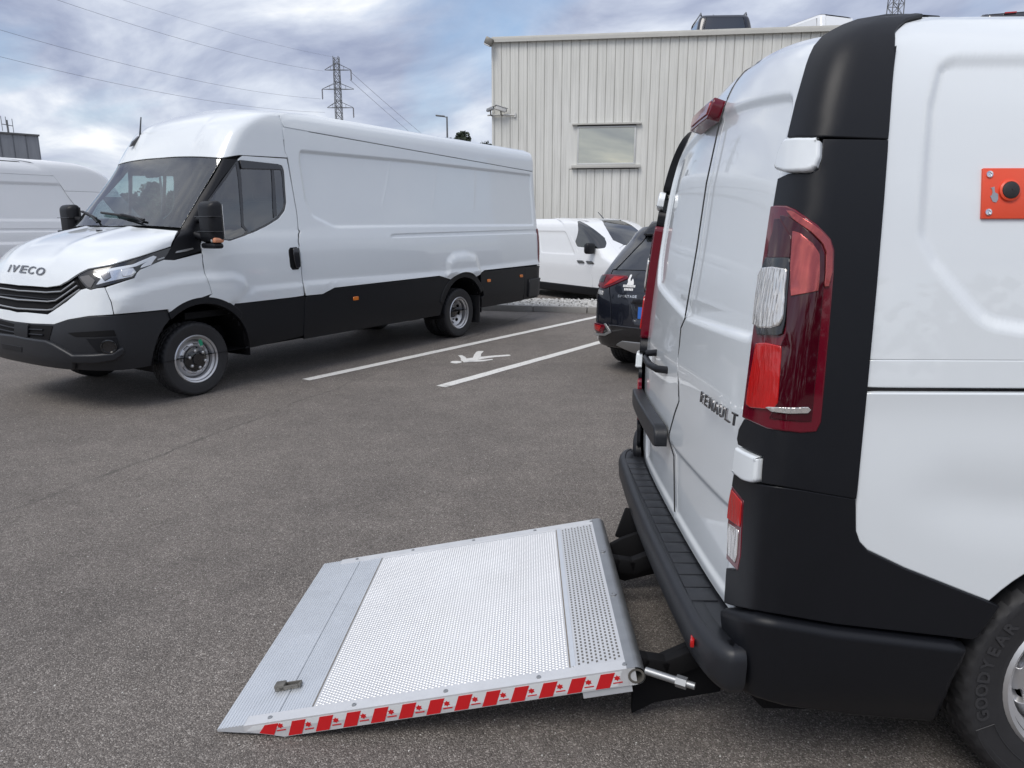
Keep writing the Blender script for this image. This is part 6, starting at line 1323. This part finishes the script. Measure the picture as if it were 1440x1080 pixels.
tree('dark round tree top between the street lamp and the cladded hall', 651, 183, 60, 5.6, leaf2, 4200, .17)
tree('bushy tree seen through the cab windows, tallest of the clump', 215, 256, 50, 4.4, leaf, 2600)
tree('bushy tree seen through the cab windows, right end of the clump', 244, 268, 52, 3.6, leaf2, 2000)
tree('lower tree seen through the cab windows, left end of the clump', 178, 272, 50, 3.8, leaf2, 2000)
tree('small tree seen at the left edge of the far cab window', 150, 268, 55, 3.0, leaf, 1500)

# ------------------------------------------------------------------ grey building at the left edge
g0 = at(-60, 172.5, 46); g1 = at(53.5, 189.5, 49); ex = (g1 - g0); gh = g1.z + .2; ex.z = 0; gl = ex.length; ex.normalize(); ey = Vector((-ex.y, ex.x, 0))
MG = Matrix(((ex.x, ey.x, 0, g0.x), (ex.y, ey.y, 0, g0.y), (0, 0, 1, -.2), (0, 0, 0, 1)))
gb = thing('grey_building', 'grey cladded building at the left edge with a roof aerial', 'building', MG)
nb = int(gl / .62); pw = gl / nb
me = bpy.data.meshes.new('cladding_panel'); me.from_pydata([(0.01, 0, 0), (pw - .07, 0, 0), (pw - .05, .04, 0), (pw + .01, .04, 0), (0.01, 0, gh - .1), (pw - .07, 0, gh - .1), (pw - .05, .04, gh - .1), (pw + .01, .04, gh - .1)], [], [(0, 1, 5, 4), (1, 2, 6, 5), (2, 3, 7, 6)]); me.materials.append(grey_clad)
for k in range(nb): o = bpy.data.objects.new('cladding_panel', me); link(o, gb); o.location = (k * pw, 0, 0)
box('wall_core', (gl / 2, 4.06, gh / 2 - .06), (gl - .02, 8, gh - .1), grey_clad, gb); box('parapet_coping', (gl / 2, 4.0, gh - .04), (gl + .12, 8.2, .10), grey_plastic, gb)
ap = MG.inverted() @ at(14.5, 186, 48.5); aer = thing('roof_aerial', 'aerial with upright rods on the grey building roof', 'aerial', MG @ Matrix.Translation((ap.x, 1.2, gh)))
tube('mast', [(0, 0, 0), (0, 0, .9)], .06, lamp_m, aer, 6); tube('cross_bar', [(-.30, 0, .62), (.32, 0, .55)], .025, lamp_m, aer, 5)
for x_, z0, z1 in ((-.30, .2, 1.12), (.30, .15, 1.0), (-.05, .6, 1.1)): tube('rod', [(x_, 0, z0), (x_, 0, z1)], .02, lamp_m, aer, 5)

# ------------------------------------------------------------------ kerb and gravel bed
concrete = mat('kerb_concrete', (.30, .29, .27), .85, var=.2, vscale=9, bump=.4, bscale=90); pebble = mat('white_pebble', (.55, .54, .51), .75, var=.35, vscale=12); soil = mat('gravel_soil', (.16, .15, .14), .9, var=.3)
k0, k1 = g2(676, 436.5), g2(838, 441); kd = (k1 - k0).normalized(); kn = Vector((-kd.y, kd.x)); k0 = k0 - kd * 1.0
kerb = bpy.data.objects.new('kerb', None); COL.objects.link(kerb); kerb.location = (k0.x, k0.y, 0); kerb.rotation_euler = (0, 0, math.atan2(kd.y, kd.x)); tag(kerb, kind='structure')
bm = bmesh.new(); add_box(bm, Vector((.495, .06, .02)), (.985, .12, .18), None, .012); ks = bm_obj('kerb_stone', bm, concrete, kerb, 40)
for k in range(1, 5):
    o = ks.copy(); COL.objects.link(o); o.parent = kerb; o.location = (k * 1.0, random.uniform(-.004, .004), random.uniform(-.004, .004))
ang = math.atan2(kd.y, kd.x); MK = Matrix.Translation((k0.x, k0.y, 0)) @ Matrix.Rotation(ang, 4, 'Z')
tag(box('gravel_soil_bed', (0, 0, 0), (4.95, 1.5, .22), soil), kind='structure').matrix_world = MK @ Matrix.Translation((2.49, .875, -.045))
ico = bmesh.new(); bmesh.ops.create_icosphere(ico, subdivisions=1, radius=1.0); iv = np.array([v.co[:] for v in ico.verts]); ifc = [[v.index for v in f.verts] for f in ico.faces]; ico.free()
V_ = []; F_ = []
for k in range(3600):
    c = np.array([RNG.uniform(.03, 4.93), RNG.uniform(.135, 1.6), .068 + RNG.uniform(0, .022)]); sc = RNG.uniform(.013, .030) * np.array([1, RNG.uniform(.7, 1.2), RNG.uniform(.5, .8)]); a = RNG.uniform(0, 6.28); q = iv * sc * RNG.uniform(.85, 1.15, (len(iv), 1)); q = np.stack([q[:, 0] * math.cos(a) - q[:, 1] * math.sin(a), q[:, 0] * math.sin(a) + q[:, 1] * math.cos(a), q[:, 2]], 1) + c
    b0_ = len(V_) * len(iv); V_.append(q); F_ += [[i + b0_ for i in f] for f in ifc]
gv = mesh_obj('gravel', np.concatenate(V_), F_, pebble, None, False); gv.matrix_world = MK; tag(gv, 'bed of white pebbles behind the kerb', 'gravel', kind='stuff')

# wood behind the photographer, seen only as a reflection in the paint and lamps
v = []; f = []; r_ = random.Random(5)
for k in range(60):
    cx = -62 + k * 2.1 + r_.uniform(-1, 1); cy = -26 - abs(r_.gauss(0, 4)); hh = r_.uniform(4.0, 6.2)
    for q in range(150):
        c = Vector((cx + r_.gauss(0, 1.1), cy + r_.gauss(0, 1.1), hh * r_.random() ** .8)); a = Vector((r_.gauss(0, 1), r_.gauss(0, 1), r_.gauss(0, 1))).normalized(); b_2 = a.cross(Vector((r_.gauss(0, 1), r_.gauss(0, 1), r_.gauss(0, 1)))).normalized(); s = r_.uniform(.25, .6); i = len(v); v += [c - a * s, c + b_2 * s * .7, c + a * s, c - b_2 * s * .7]; f.append((i, i + 1, i + 2, i + 3))
tag(mesh_obj('woods', v, f, leaf2, None, False), 'dark belt of trees behind the photographer', 'woods', kind='stuff')

# loose grit on the asphalt near the camera
V_ = []; F_ = []
for k in range(700):
    y = 1.6 + 5.5 * RNG.random() ** 1.5; x = RNG.uniform(-.85, .75) * y - .2; sc = RNG.uniform(.0012, .0035) * np.array([1, RNG.uniform(.6, 1.2), RNG.uniform(.4, .8)]); q = iv * sc * RNG.uniform(.8, 1.2, (len(iv), 1)) + np.array([x, y, gz(y) + .001])
    b0_ = len(V_) * len(iv); V_.append(q); F_ += [[i + b0_ for i in f] for f in ifc]
tag(mesh_obj('loose_grit', np.concatenate(V_), F_, pebble, None, False), 'scattered pale grit on the asphalt', 'grit', kind='stuff')
